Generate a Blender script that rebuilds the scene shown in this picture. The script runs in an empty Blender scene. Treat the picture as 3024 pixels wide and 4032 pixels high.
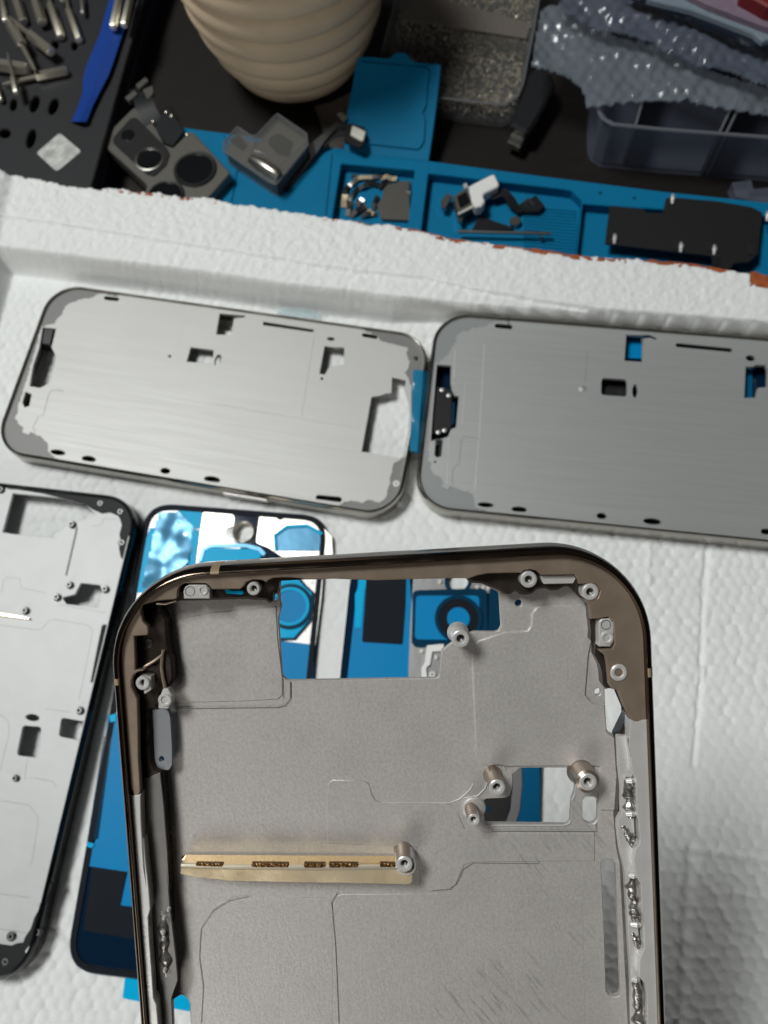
import bpy, bmesh, math, random
import numpy as np
from mathutils import Matrix, Vector, noise
from mathutils.geometry import delaunay_2d_cdt

MM = 0.001                      # everything below is written in millimetres
random.seed(7)
SC = bpy.context.scene
COL = SC.collection

# ------------------------------------------------------------------ camera model
FPX, CX, CY = 3100.0, 1512.0, 2016.0
CAMZ = 260.0
_n = Vector((0.05008, 0.31097, 0.949099)).normalized()
ZW = -_n
XW = (Vector((1, 0, 0)) - ZW * ZW.x).normalized()
YW = ZW.cross(XW)
def cv2w(v):
    return Vector((XW.dot(v), YW.dot(v), ZW.dot(v)))
def ray(x, y):
    return cv2w(Vector(((x - CX) / FPX, (y - CY) / FPX, 1.0)))
CAM = Vector((0, 0, CAMZ))
def at(x, y, z=0.0):
    d = ray(x, y)
    t = (z - CAMZ) / d.z
    return CAM + d * t
def atp(pts, z=0.0):
    return [(p.x, p.y) for p in (at(x, y, z) for x, y in pts)]
def crop(x0, y0, s):
    def f(*pts):
        return [(x0 + s * x, y0 + s * y) for x, y in pts]
    return f
D = crop(0, 0, 1.8228)
A = crop(400, 1900, .4822)
B = crop(1700, 2100, .6028)
C = crop(1700, 2850, .6028)
Dz = crop(400, 2500, .4822)
E = crop(400, 3100, .7836)
F = crop(1000, 2050, .6028)
G = crop(2100, 3200, .557)
M6 = crop(520, 3300, .331)
Z1 = crop(0, 0, .6028)
Z2 = crop(700, 0, .6028)
Z3 = crop(1500, 0, .4822)
Z4 = crop(2100, 0, .557)
L1 = crop(0, 1050, .5425)
L2 = crop(850, 1150, .5425)
L3 = crop(1600, 1150, .4822)
K1 = crop(0, 1850, .4521)
K2 = crop(0, 2700, .6024)
N1 = crop(0, 0, .3376)

# ------------------------------------------------------------------ 2D helpers
def rnd(pts, r=1.0, seg=5):
    """round the corners of a polygon; r one number or a list"""
    out = []
    n = len(pts)
    for i in range(n):
        p0, p1, p2 = Vector(pts[i - 1]), Vector(pts[i]), Vector(pts[(i + 1) % n])
        rr = r[i] if isinstance(r, (list, tuple)) else r
        a, b = p0 - p1, p2 - p1
        la, lb = a.length, b.length
        if rr <= 0 or la < 1e-6 or lb < 1e-6:
            out.append((p1.x, p1.y)); continue
        a /= la; b /= lb
        c = max(-1, min(1, a.dot(b)))
        ang = math.acos(c)
        if ang > 3.05 or ang < .05:
            out.append((p1.x, p1.y)); continue
        t = min(rr / math.tan(ang / 2), la * .48, lb * .48)
        q0, q2 = p1 + a * t, p1 + b * t
        for k in range(seg + 1):
            s = k / seg
            q = q0 * (1 - s) ** 2 + p1 * 2 * s * (1 - s) + q2 * s * s
            out.append((q.x, q.y))
    return out
def area2(p):
    return sum(p[i - 1][0] * p[i][1] - p[i][0] * p[i - 1][1] for i in range(len(p))) / 2
def ccw(p):
    return list(p) if area2(p) > 0 else list(reversed(p))
def offs(p, d):
    """move a ccw polygon's outline inwards by d"""
    n = len(p); out = []
    for i in range(n):
        a, b, c = Vector(p[i - 1]), Vector(p[i]), Vector(p[(i + 1) % n])
        e1, e2 = (b - a), (c - b)
        if e1.length < 1e-7: e1 = e2.copy()
        if e2.length < 1e-7: e2 = e1.copy()
        e1.normalize(); e2.normalize()
        n1, n2 = Vector((-e1.y, e1.x)), Vector((-e2.y, e2.x))
        m = n1 + n2
        if m.length < .3: m = n1
        else:
            m.normalize(); m /= max(.5, m.dot(n1))
        q = b + m * d
        out.append((q.x, q.y))
    return out
def circ(cx, cy, r, n=24, ry=None, rot=0):
    ry = r if ry is None else ry
    c, s = math.cos(rot), math.sin(rot)
    return [(cx + c * r * math.cos(2 * math.pi * k / n) - s * ry * math.sin(2 * math.pi * k / n),
             cy + s * r * math.cos(2 * math.pi * k / n) + c * ry * math.sin(2 * math.pi * k / n)) for k in range(n)]
def rrect(w, h, R, inset=0.0, seg=12):
    """rounded rectangle ccw, centred; inset keeps the point count"""
    a, b, r = w / 2 - inset, h / 2 - inset, max(.05, R - inset)
    out = []
    for (sx, sy, a0) in ((1, -1, -90), (1, 1, 0), (-1, 1, 90), (-1, -1, 180)):
        for k in range(seg + 1):
            t = math.radians(a0 + 90 * k / seg)
            # slightly squarer than a circle
            out.append((sx * (a - r) + r * math.cos(t), sy * (b - r) + r * math.sin(t)))
    return out

def inside(x, y, poly):
    c = False
    for i in range(len(poly)):
        x1, y1 = poly[i - 1]; x2, y2 = poly[i]
        if (y1 > y) != (y2 > y) and x < (x2 - x1) * (y - y1) / (y2 - y1) + x1: c = not c
    return c

# ------------------------------------------------------------------ mesh builder (mm)
class MB:
    def __init__(self):
        self.v, self.f = [], []
    def add(self, vs, fs):
        o = len(self.v)
        self.v += [tuple(v) for v in vs]
        self.f += [tuple(i + o for i in f) for f in fs]
        return self
    def prism(self, poly, z0, z1, holes=(), ch=0.0, bottom=True):
        outer = ccw(poly)
        hs = [ccw(h) for h in holes]
        loops = [outer] + [list(reversed(h)) for h in hs]
        top = [offs(l, ch) for l in loops] if ch else loops
        vs, fs = [], []
        def ring(l, z):
            o = len(vs); vs.extend((x, y, z) for x, y in l); return o
        for l, t in zip(loops, top):
            n = len(l)
            rings = [ring(l, z0)]
            if ch:
                rings.append(ring(l, z1 - ch))
            rings.append(ring(t, z1))
            for a, b in zip(rings, rings[1:]):
                for i in range(n):
                    j = (i + 1) % n
                    fs.append((a + i, a + j, b + j, b + i))
        for (ls, z, flip) in ((top, z1, False),) + (((loops, z0, True),) if bottom else ()):
            flat, ed = [], []
            for l in ls:
                k0 = len(flat); flat += l
                ed += [(k0 + i, k0 + (i + 1) % len(l)) for i in range(len(l))]
            cv, _, tris = delaunay_2d_cdt([Vector(p) for p in flat], ed, [], 0, 1e-6)[:3]
            flat = [(p.x, p.y) for p in cv]
            def keep(t):
                x = sum(flat[i][0] for i in t) / 3; y = sum(flat[i][1] for i in t) / 3
                return inside(x, y, ls[0]) and not any(inside(x, y, h) for h in ls[1:])
            tris = [t for t in tris if keep(t)]
            o = len(vs); vs.extend((x, y, z) for x, y in flat)
            for t in tris:
                p = [Vector(flat[i]) for i in t]
                s = (p[1] - p[0]).cross(p[2] - p[0])
                if abs(s) < 1e-9: continue
                t = tuple(t) if s > 0 else tuple(reversed(t))
                if flip: t = tuple(reversed(t))
                fs.append(tuple(o + i for i in t))
        return self.add(vs, fs)
    def lathe(self, prof, n=24, c=(0, 0, 0), M=None):
        vs, fs = [], []
        for k in range(n):
            a = 2 * math.pi * k / n
            for r, z in prof:
                p = Vector((r * math.cos(a), r * math.sin(a), z))
                if M is not None: p = M @ p
                vs.append((p.x + c[0], p.y + c[1], p.z + c[2]))
        m = len(prof)
        for k in range(n):
            k2 = (k + 1) % n
            for i in range(m - 1):
                fs.append((k * m + i, k2 * m + i, k2 * m + i + 1, k * m + i + 1))
        return self.add(vs, fs)
    def loft(self, rings, closed=True, cap=False):
        n = len(rings[0]); vs = [p for r in rings for p in r]; fs = []
        for a in range(len(rings) - 1):
            for i in range(n if closed else n - 1):
                j = (i + 1) % n
                fs.append((a * n + i, a * n + j, (a + 1) * n + j, (a + 1) * n + i))
        if cap:
            fs.append(tuple(reversed(range(n))))
            fs.append(tuple((len(rings) - 1) * n + i for i in range(n)))
        return self.add(vs, fs)
    def tube(self, pts, r, n=8, cap=True):
        pts = [Vector(p) for p in pts]
        rs = r if isinstance(r, (list, tuple)) else [r] * len(pts)
        rings = []
        for i, p in enumerate(pts):
            d = (pts[min(i + 1, len(pts) - 1)] - pts[max(i - 1, 0)]).normalized()
            u = d.cross(Vector((0, 0, 1)))
            if u.length < .05: u = d.cross(Vector((0, 1, 0)))
            u.normalize(); w = u.cross(d)
            rings.append([p + (u * math.cos(2 * math.pi * k / n) + w * math.sin(2 * math.pi * k / n)) * rs[i] for k in range(n)])
        return self.loft(rings, True, cap)
    def ribbon(self, pts, w, t):
        """flat strip of width w, thickness t along 3D points"""
        pts = [Vector(p) for p in pts]; rings = []
        for i, p in enumerate(pts):
            d = (pts[min(i + 1, len(pts) - 1)] - pts[max(i - 1, 0)]).normalized()
            u = d.cross(Vector((0, 0, 1)))
            if u.length < .05: u = Vector((1, 0, 0))
            u.normalize(); k = u.cross(d).normalized()
            ww = w[i] if isinstance(w, (list, tuple)) else w
            rings.append([p + u * ww / 2 - k * t / 2, p - u * ww / 2 - k * t / 2, p - u * ww / 2 + k * t / 2, p + u * ww / 2 + k * t / 2])
        return self.loft(rings, True, True)
    def box(self, c, s, rz=0, ch=0.0):
        a, b = s[0] / 2, s[1] / 2
        co, si = math.cos(rz), math.sin(rz)
        p = [(c[0] + co * x - si * y, c[1] + si * x + co * y) for x, y in ((-a, -b), (a, -b), (a, b), (-a, b))]
        return self.prism(p, c[2] - s[2] / 2, c[2] + s[2] / 2, ch=ch)

def part(name, mb, mat, parent=None, label=None, sharp=35, world=False, cat=None, group=None, kind=None, origin=None):
    """link ONE mesh object; coordinates are in the parent's local mm, or in world mm with world=True"""
    me = bpy.data.meshes.new(name)
    V = np.array(mb.v, dtype=np.float64)
    if world and parent is not None:
        root = parent
        Mi = root['_Mi'] if '_Mi' in root else None
        W = WORLD[root.name]
        iv = W.inverted()
        R = np.array(iv)
        V = V @ R[:3, :3].T + R[:3, 3]
    if parent is None:
        if origin is None:
            mn, mx = V.min(0), V.max(0)
            origin = ((mn[0] + mx[0]) / 2, (mn[1] + mx[1]) / 2, mn[2])
        V = V - np.array(origin)
    me.from_pydata((V * MM).tolist(), [], mb.f)
    me.materials.append(mat)
    me.polygons.foreach_set('use_smooth', [True] * len(me.polygons))
    me.set_sharp_from_angle(angle=math.radians(sharp))
    me.update()
    o = bpy.data.objects.new(name, me)
    COL.objects.link(o)
    if parent is not None:
        o.parent = parent
        WORLD[o.name] = WORLD[parent.name]
    else:
        o.location = Vector(origin) * MM
        WORLD[o.name] = Matrix.Translation(Vector(origin))
    tag(o, label, cat, group, kind)
    return o
WORLD = {}
def tag(o, label=None, cat=None, group=None, kind=None):
    if label: o['label'] = label
    if cat: o['category'] = cat
    if group: o['group'] = group
    if kind: o['kind'] = kind
    return o
def thing(name, label, cat, M=None, group=None):
    """an Empty at the thing's base; M is its frame in mm"""
    o = bpy.data.objects.new(name, None)
    COL.objects.link(o)
    o.empty_display_size = .01
    M = M if isinstance(M, Matrix) else Matrix.Translation(Vector(M or (0, 0, 0)))
    WORLD[o.name] = M
    T = M.copy(); T.translation = M.translation * MM
    o.matrix_world = T
    return tag(o, label, cat, group)

# ------------------------------------------------------------------ materials
def mat(name, col, rough=.5, metal=0.0, spec=.5, bumps=(), var=None, alpha=1.0, trans=0.0, aniso=0.0, coat=0.0, rvar=None, sss=0):
    """bumps: (kind, scale per mm, height mm, stretch); var: (scale per mm, amount, second colour)"""
    m = bpy.data.materials.new(name); m.use_nodes = True
    N, L = m.node_tree.nodes, m.node_tree.links
    b = N['Principled BSDF']
    b.inputs['Base Color'].default_value = (*col, 1)
    b.inputs['Roughness'].default_value = rough
    b.inputs['Metallic'].default_value = metal
    b.inputs['Specular IOR Level'].default_value = spec
    b.inputs['Alpha'].default_value = alpha
    b.inputs['Transmission Weight'].default_value = trans
    b.inputs['Anisotropic'].default_value = aniso
    b.inputs['Coat Weight'].default_value = coat
    b.inputs['Coat Roughness'].default_value = .05
    if sss:
        b.inputs['Subsurface Weight'].default_value = 1
        b.inputs['Subsurface Radius'].default_value = (1, 1, 1)
        b.inputs['Subsurface Scale'].default_value = sss * MM
    tc = N.new('ShaderNodeTexCoord')
    def tex(kind, s, stretch=None, detail=3):
        mp = N.new('ShaderNodeMapping')
        st = stretch or (1, 1, 1)
        mp.inputs['Scale'].default_value = (1000 * st[0], 1000 * st[1], 1000 * st[2])
        if len(st) > 3: mp.inputs['Rotation'].default_value = (0, 0, st[3])
        L.new(tc.outputs['Object'], mp.inputs['Vector'])
        if kind == 'vor':
            t = N.new('ShaderNodeTexVoronoi'); out = t.outputs['Distance']
        elif kind == 'smooth':
            t = N.new('ShaderNodeTexVoronoi'); t.feature = 'SMOOTH_F1'; out = t.outputs['Distance']
        else:
            t = N.new('ShaderNodeTexNoise'); t.inputs['Detail'].default_value = detail; out = t.outputs['Fac']
        t.inputs['Scale'].default_value = s
        L.new(mp.outputs['Vector'], t.inputs['Vector'])
        return out
    prev = None
    for bp in bumps:
        kind, s, h = bp[:3]; st = bp[3] if len(bp) > 3 else None
        bn = N.new('ShaderNodeBump')
        bn.inputs['Strength'].default_value = 1
        bn.inputs['Distance'].default_value = h * MM
        if kind == 'vor': bn.invert = True
        L.new(tex(kind, s, st), bn.inputs['Height'])
        if prev: L.new(prev, bn.inputs['Normal'])
        prev = bn.outputs['Normal']
    if prev: L.new(prev, b.inputs['Normal'])
    if var:
        s, amt, c2 = var[:3]; st = var[3] if len(var) > 3 else None
        mx = N.new('ShaderNodeMix'); mx.data_type = 'RGBA'
        rmp = N.new('ShaderNodeMapRange')
        rmp.inputs['From Min'].default_value = .35; rmp.inputs['From Max'].default_value = .68
        rmp.inputs['To Max'].default_value = amt
        L.new(tex('noise', s, st, 5), rmp.inputs['Value'])
        L.new(rmp.outputs['Result'], mx.inputs['Factor'])
        mx.inputs['A'].default_value = (*col, 1); mx.inputs['B'].default_value = (*c2, 1)
        L.new(mx.outputs['Result'], b.inputs['Base Color'])
    if rvar:
        s, lo, hi = rvar[:3]; st = rvar[3] if len(rvar) > 3 else None
        rmp = N.new('ShaderNodeMapRange')
        rmp.inputs['From Min'].default_value = .3; rmp.inputs['From Max'].default_value = .7
        rmp.inputs['To Min'].default_value = lo; rmp.inputs['To Max'].default_value = hi
        L.new(tex('noise', s, st, 4), rmp.inputs['Value'])
        L.new(rmp.outputs['Result'], b.inputs['Roughness'])
    return m

Mt = dict(
    foam=mat('white_polystyrene', (.84, .855, .85), .6, spec=.3, bumps=(('noise', 2.2, .10), ('noise', .6, .12)), var=(.08, .25, (.79, .81, .80)), sss=.7),
    orange=mat('orange_backing', (.42, .10, .02), .6, bumps=(('noise', 1, .3),), var=(.5, .8, (.2, .04, .015))),
    desk=mat('dark_desk', (.0075, .0058, .0052), .55, spec=.25, bumps=(('noise', .6, .05, (1, 6, 1)),), var=(.3, .7, (.012, .009, .0078), (.3, 2, 1))),
    band=mat('polished_bronze_steel', (.13, .098, .074), .15, 1, rvar=(.25, .10, .24), bumps=(('noise', .08, .05),)),
    band_line=mat('antenna_resin', (.33, .24, .15), .45, spec=.4),
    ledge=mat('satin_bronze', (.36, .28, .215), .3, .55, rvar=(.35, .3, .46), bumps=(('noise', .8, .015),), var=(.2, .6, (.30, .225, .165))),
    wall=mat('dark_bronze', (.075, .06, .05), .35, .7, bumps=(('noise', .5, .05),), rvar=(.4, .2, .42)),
    plate=mat('machined_aluminium', (.57, .545, .525), .5, .4, bumps=(('noise', 1.8, .016, (1, .25, 1, .9)), ('noise', 3.0, .03)), var=(2.2, .55, (.43, .41, .395)), rvar=(.15, .42, .52)),
    strip=mat('bare_aluminium', (.66, .65, .63), .42, .35, bumps=(('noise', 2, .02),), rvar=(.3, .25, .45)),
    nut=mat('bright_steel', (.74, .73, .71), .34, .45, bumps=(('noise', 2, .02),)),
    lowwall=mat('grey_inner_wall', (.22, .21, .20), .4, .4, bumps=(('noise', .5, .04),)),
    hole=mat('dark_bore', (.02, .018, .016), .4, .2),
    copper=mat('coppery_post', (.42, .35, .29), .3, .8),
    gold=mat('gold_plating', (1.0, .80, .50), .24, .55, var=(.35, .9, (.90, .76, .54)), bumps=(('noise', 1.5, .015),), rvar=(.3, .15, .3)),
    goldwall=mat('polished_gold', (.95, .74, .44), .14, 1),
    goldlip=mat('gold_edge_highlight', (1.0, .90, .70), .2, .7),  # near-white tone paints the hot highlight along the flange ridge
    weldpad=mat('burnt_weld', (.16, .085, .03), .38, .8, bumps=(('vor', 2.4, .12),)),
    weld=mat('weld_metal', (.50, .48, .45), .25, .8, bumps=(('noise', 1.2, .12),), var=(.7, .9, (.10, .09, .08))),
    grey=mat('grey_bracket', (.33, .345, .37), .42, .6, bumps=(('noise', 4, .01),)),
    silver=mat('brushed_silver', (.52, .52, .505), .5, .25, bumps=(('noise', .5, .0016, (.15, 5, 1)), ('noise', .5, .0016, (5, .15, 1))), var=(.05, .5, (.55, .55, .54)), rvar=(.3, .48, .54, (.1, 3, 1))),
    silver2=mat('brushed_grey_silver', (.40, .41, .405), .5, .4, bumps=(('noise', .5, .002, (.15, 5, 1)), ('noise', .5, .003, (5, .15, 1))), var=(.35, .55, (.345, .355, .355), (.12, 4, 1))),
    srim=mat('polished_grey_rim', (.34, .32, .29), .2, 1, rvar=(.1, .14, .26)),
    insert=mat('grey_resin_insert', (.20, .20, .195), .5, .1, bumps=(('noise', 1.5, .02),)),
    insert2=mat('pale_grey_resin_insert', (.27, .285, .285), .45, .15, bumps=(('noise', 1.5, .02),)),
    black=mat('black_plastic', (.012, .0125, .014), .38, bumps=(('noise', 1.5, .02),)),
    steel2=mat('dark_steel', (.22, .22, .215), .4, .6),
    brim=mat('black_anodised', (.010, .0105, .013), .22, .4, rvar=(.2, .16, .3)),
    bled=mat('black_resin', (.014, .0145, .016), .55, .0, spec=.2, bumps=(('noise', .8, .06),)),
    bplate=mat('pale_cast_aluminium', (.52, .53, .53), .52, .2, bumps=(('noise', 2.2, .02), ('noise', .4, .04)), var=(.12, .5, (.47, .48, .48))),
    glass=mat('navy_glass', (.003, .016, .040), .08, spec=.5, bumps=(('noise', .05, .03),)),
    navyfilm=mat('navy_film', (.004, .040, .085), .12, bumps=(('noise', .06, .06),)),
    film=mat('blue_film', (.0, .235, .54), .4, spec=.12, bumps=(('noise', .07, .10),)),
    film2=mat('deep_blue_film', (.002, .095, .21), .4, spec=.1, bumps=(('noise', .07, .10),)),
    cyan=mat('cyan_film', (.0, .45, .80), .35, spec=.08, bumps=(('noise', .1, .1),)),
    clearfilm=mat('wrinkled_clear_film', (.08, .30, .50), .3, .25, bumps=(('noise', .05, .3),)),
    foil=mat('bright_foil', (.74, .72, .66), .32, .8, bumps=(('noise', .2, .08),), var=(.12, .5, (.78, .70, .55))),
    greyfoil=mat('grey_foil', (.34, .34, .34), .35, .8, bumps=(('noise', .5, .03),)),
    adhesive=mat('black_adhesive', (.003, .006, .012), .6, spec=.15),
    tapeblue=mat('blue_tape', (.02, .22, .40), .15, spec=.5, alpha=.85, bumps=(('noise', .15, .5),)),
    mat_=mat('blue_silicone', (.002, .165, .33), .6, spec=.12, bumps=(('noise', 2.5, .015),), var=(.06, .5, (.002, .145, .30))),
    case=mat('charcoal_case', (.016, .0165, .019), .5, spec=.35, bumps=(('noise', 2, .03),)),
    slot=mat('navy_slot', (.002, .004, .028), .5),
    spudger=mat('royal_blue_plastic', (.004, .045, .27), .4, bumps=(('noise', .4, .05),)),
    bit=mat('tool_steel', (.40, .375, .31), .3, .8, bumps=(('noise', .8, .03),)),
    sticker=mat('white_sticker', (.66, .67, .63), .5, var=(.28, .95, (.30, .31, .30))),
    camgrey=mat('camera_grey', (.155, .15, .135), .38, .6, bumps=(('noise', 1.2, .03),)),
    lens=mat('lens_glass', (.004, .005, .006), .06, coat=1),
    lensring=mat('lens_ring', (.035, .035, .035), .3, .4),
    flex=mat('black_flex', (.010, .011, .013), .36),
    cover=mat('clear_grey_plastic', (.22, .22, .21), .15, alpha=.22, spec=.6, bumps=(('noise', .25, .2),)),
    pad=mat('pale_connector', (.78, .78, .68), .35),
    pot=mat('beige_ceramic', (.70, .555, .39), .55, spec=.3, bumps=(('noise', 1.2, .03), ('noise', .15, .1)), var=(.07, .6, (.62, .49, .34))),
    card=mat('grey_card', (.11, .095, .082), .7, bumps=(('noise', .8, .3, (1, .1, 1)),)),
    clear=mat('clear_plastic', (.20, .205, .21), .15, alpha=.2, spec=.6, bumps=(('noise', .1, .2),)),
    frost=mat('frosted_plastic', (.15, .17, .23), .35, alpha=.38, spec=.5, bumps=(('noise', .1, .1),)),
    frostrim=mat('frosted_plastic_rim', (.17, .18, .20), .3, alpha=.7, spec=.5),
    bubble=mat('bubble_wrap', (.25, .285, .33), .14, alpha=.38, spec=1, bumps=(('noise', .25, .5),)),
    bubble2=mat('crumpled_plastic_bag', (.14, .165, .22), .14, alpha=.45, spec=1, bumps=(('noise', .22, .5),)),
    screws=mat('tiny_screws', (.50, .44, .34), .4, .4, var=(.25, .6, (.26, .23, .18))),
    shield=mat('black_shield', (.013, .013, .0145), .55, .3, bumps=(('noise', 3, .02),)),
    white=mat('white_plastic', (.85, .85, .83), .4),
    steel=mat('dull_steel', (.40, .39, .36), .3, 1),
    slab=mat('dark_slab', (.012, .018, .032), .2),
    pale=mat('pale_sleeve', (.20, .25, .30), .25, alpha=.9, bumps=(('noise', .2, .4),)),
    pink=mat('mauve_packet', (.20, .15, .20), .3, bumps=(('noise', .2, .6),)),
    red=mat('red_box', (.16, .006, .008), .4),
)

def scuffs(m, col):
    """short diagonal scuffs worn into the plate in loose patches"""
    N, L = m.node_tree.nodes, m.node_tree.links
    b = N['Principled BSDF']; src = b.inputs['Base Color'].links[0].from_socket
    tc = N.new('ShaderNodeTexCoord')
    def nz(scale, st, rot):
        mp = N.new('ShaderNodeMapping'); mp.vector_type = 'TEXTURE'
        mp.inputs['Rotation'].default_value = (0, 0, rot); mp.inputs['Scale'].default_value = tuple(v * MM for v in st)
        L.new(tc.outputs['Object'], mp.inputs['Vector'])
        t = N.new('ShaderNodeTexNoise'); t.inputs['Scale'].default_value = scale; t.inputs['Detail'].default_value = 2
        L.new(mp.outputs['Vector'], t.inputs['Vector']); return t.outputs['Fac']
    def ramp(v, a, c):
        r = N.new('ShaderNodeMapRange'); r.inputs['From Min'].default_value = a; r.inputs['From Max'].default_value = c
        L.new(v, r.inputs['Value']); return r.outputs['Result']
    mu = N.new('ShaderNodeMath'); mu.operation = 'MULTIPLY'
    L.new(ramp(nz(1.0, (.5, 4.5, 4.5), .62), .56, .70), mu.inputs[0]); L.new(ramp(nz(1.0, (16, 16, 16), 0), .5, .62), mu.inputs[1])
    sx = N.new('ShaderNodeSeparateXYZ'); L.new(tc.outputs['Object'], sx.inputs[0])
    df = N.new('ShaderNodeMath'); df.operation = 'SUBTRACT'; L.new(sx.outputs['X'], df.inputs[0]); L.new(sx.outputs['Y'], df.inputs[1])
    m2 = N.new('ShaderNodeMath'); m2.operation = 'MULTIPLY'; L.new(mu.outputs[0], m2.inputs[0]); L.new(ramp(df.outputs[0], .040, .065), m2.inputs[1])
    m3 = N.new('ShaderNodeMath'); m3.operation = 'MULTIPLY'; L.new(m2.outputs[0], m3.inputs[0]); m3.inputs[1].default_value = .75
    mx = N.new('ShaderNodeMix'); mx.data_type = 'RGBA'
    L.new(m3.outputs[0], mx.inputs['Factor']); L.new(src, mx.inputs['A']); mx.inputs['B'].default_value = (*col, 1)
    L.new(mx.outputs['Result'], b.inputs['Base Color'])
scuffs(Mt['plate'], (.34, .325, .31))
# ================================================================== SETTING
# ---- desk
mb = MB(); mb.prism([(-900, -500), (900, -500), (900, 1300), (-900, 1300)], -45, -25)
part('desk', mb, Mt['desk'], kind='structure')

# ---- polystyrene tray: a height field with real beads
def line_d(p, q):
    p, q = np.array(p), np.array(q); t = (q - p) / np.linalg.norm(q - p)
    return p, t, np.array([-t[1], t[0]])
p0 = np.array(at(0, 1080, 0).xy); p1 = np.array(at(1640, 1290, 0).xy)
FO, FT, FN = line_d(p0, p1)                       # foot of the back wall, normal towards the back
def prof(pts, z):
    P = np.array([at(x, y, z).xy for x, y in pts]) - FO
    s, d = P @ FT, P @ FN
    o = np.argsort(s)
    return s[o], d[o]
eS, eD = prof([(0, 686), (246, 727), (574, 758), (820, 788), (1137, 840), (1537, 886), (1775, 942), (2281, 1011), (2694, 1040), (2950, 1084), (3024, 1100), (3500, 1190)], 14)
cS, cD = prof([(0, 855), (410, 911), (799, 976), (1025, 1009), (1332, 1060), (1700, 1101), (1867, 1144), (2235, 1204), (2602, 1254), (2832, 1291)], 13.5)
bS, bD = prof([(0, 962), (359, 1003), (717, 1055), (1025, 1090), (1640, 1172)], 12)
STEP = .5
LWH = (147.6, 70.9)
S = np.arange(-70, 400, STEP); DD = np.arange(-330, 52, STEP)
gs, gd = np.meshgrid(S, DD)
X = FO[0] + gs * FT[0] + gd * FN[0]; Y = FO[1] + gs * FT[1] + gd * FN[1]
rng = np.random.default_rng(3)
def vnoise(x, y, sc, seed):
    r = np.random.default_rng(seed); T = r.random((256, 256))
    x, y = x / sc + 1000, y / sc + 1000
    i, j = np.floor(x).astype(int), np.floor(y).astype(int); fx, fy = x - i, y - j
    fx, fy = fx * fx * (3 - 2 * fx), fy * fy * (3 - 2 * fy)
    t = lambda a, b: T[a % 256, b % 256]
    return (t(i, j) * (1 - fx) + t(i + 1, j) * fx) * (1 - fy) + (t(i, j + 1) * (1 - fx) + t(i + 1, j + 1) * fx) * fy - .5
def worley(x, y, sc, seed):
    r = np.random.default_rng(seed); J = r.random((256, 256, 2)) * .46 + .27
    x, y = x / sc + 1000, y / (sc * .866) + 1000
    j0 = np.floor(y).astype(int)
    f1 = np.full(x.shape, 9.); f2 = np.full(x.shape, 9.)
    for dj in (-1, 0, 1):
        j = j0 + dj; sh = (j % 2) * .5
        i0 = np.floor(x - sh).astype(int)
        for di in (-1, 0, 1):
            i = i0 + di; q = J[i % 256, j % 256]
            d = np.hypot(x - sh - i - q[..., 0], (y - j - q[..., 1]) * .866)
            f2 = np.where(d < f1, f1, np.minimum(f2, d)); f1 = np.minimum(f1, d)
    return f1, f2
def sm(a, b, x):
    t = np.clip((x - a) / (b - a), 0, 1); return t * t * (3 - 2 * t)
warp = vnoise(gs, gd, 40, 1) * 1.2
dE = np.interp(gs, eS, eD) + vnoise(gs, gd * 0, 2.2, 5) * 1.1 + vnoise(gs, gd * 0, 9, 6) * 1.6
dC = np.interp(gs, cS, cD) + vnoise(gs, gd * 0, 6, 8) * .5
# the wall stays clear of the right frame's far edge
ft = np.array([(6.34, 160.06), (6.34 + .9925 * 170, 160.06 - .1222 * 170)]) - FO
fS, fD = ft @ FT, ft @ FN
slope_ = (fD[1] - fD[0]) / (fS[1] - fS[0])
tF = sm(fS[0] - 60, fS[0] + 5, gs); dF = (fD[0] + slope_ * (gs - fS[0])) * tF - 9 * (1 - tF)
dB = np.maximum(np.mean(bD), dF + 1.6)
d0 = np.maximum(0, dF + .5)
dC = np.maximum(dC, dB + .4)
dE = np.maximum(dE, dC + 2)
Z = 12.2 * sm(0, 1, (gd + warp * (1 - sm(-6, -.5, dF)) - d0) / np.maximum(dB - d0, .8))
Z = np.where(gd > dB, 12.2 + 1.1 * sm(0, 1, (gd - dB) / np.maximum(dC - dB, 1)), Z)
Z += np.where(gd > dC, .9, 0)                          # torn upper skin above the crease
Z -= 1.3 * np.exp(-((gd - dC) / .45) ** 2)              # the crease itself
# left wall with a rounded corner
lf0 = np.array(at(54, 1130, 0).xy); lf1 = np.array(at(-25, 1420, 0).xy)
LO, LT, LN = line_d(lf0, lf1)
ld = (X - LO[0]) * LN[0] + (Y - LO[1]) * LN[1]
if np.mean(ld[(X > 0)]) > 0: ld = -ld
ld = ld - 1
zl = 13.0 * sm(0, 1, ld / 7.0)
Z = np.maximum(Z, zl) + .25 * np.minimum(Z, zl)
# floor raised under the complete silver frame so foam in its holes looks lit
fx, fy = (X + 67.3) * .9823 - (Y - 128.8) * .1871, (X + 67.3) * .1871 + (Y - 128.8) * .9823
ins = np.minimum(LWH[0] / 2 - 6 - np.abs(fx), LWH[1] / 2 - 6 - np.abs(fy))
Z += 2.6 * sm(0, 3, ins)
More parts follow.
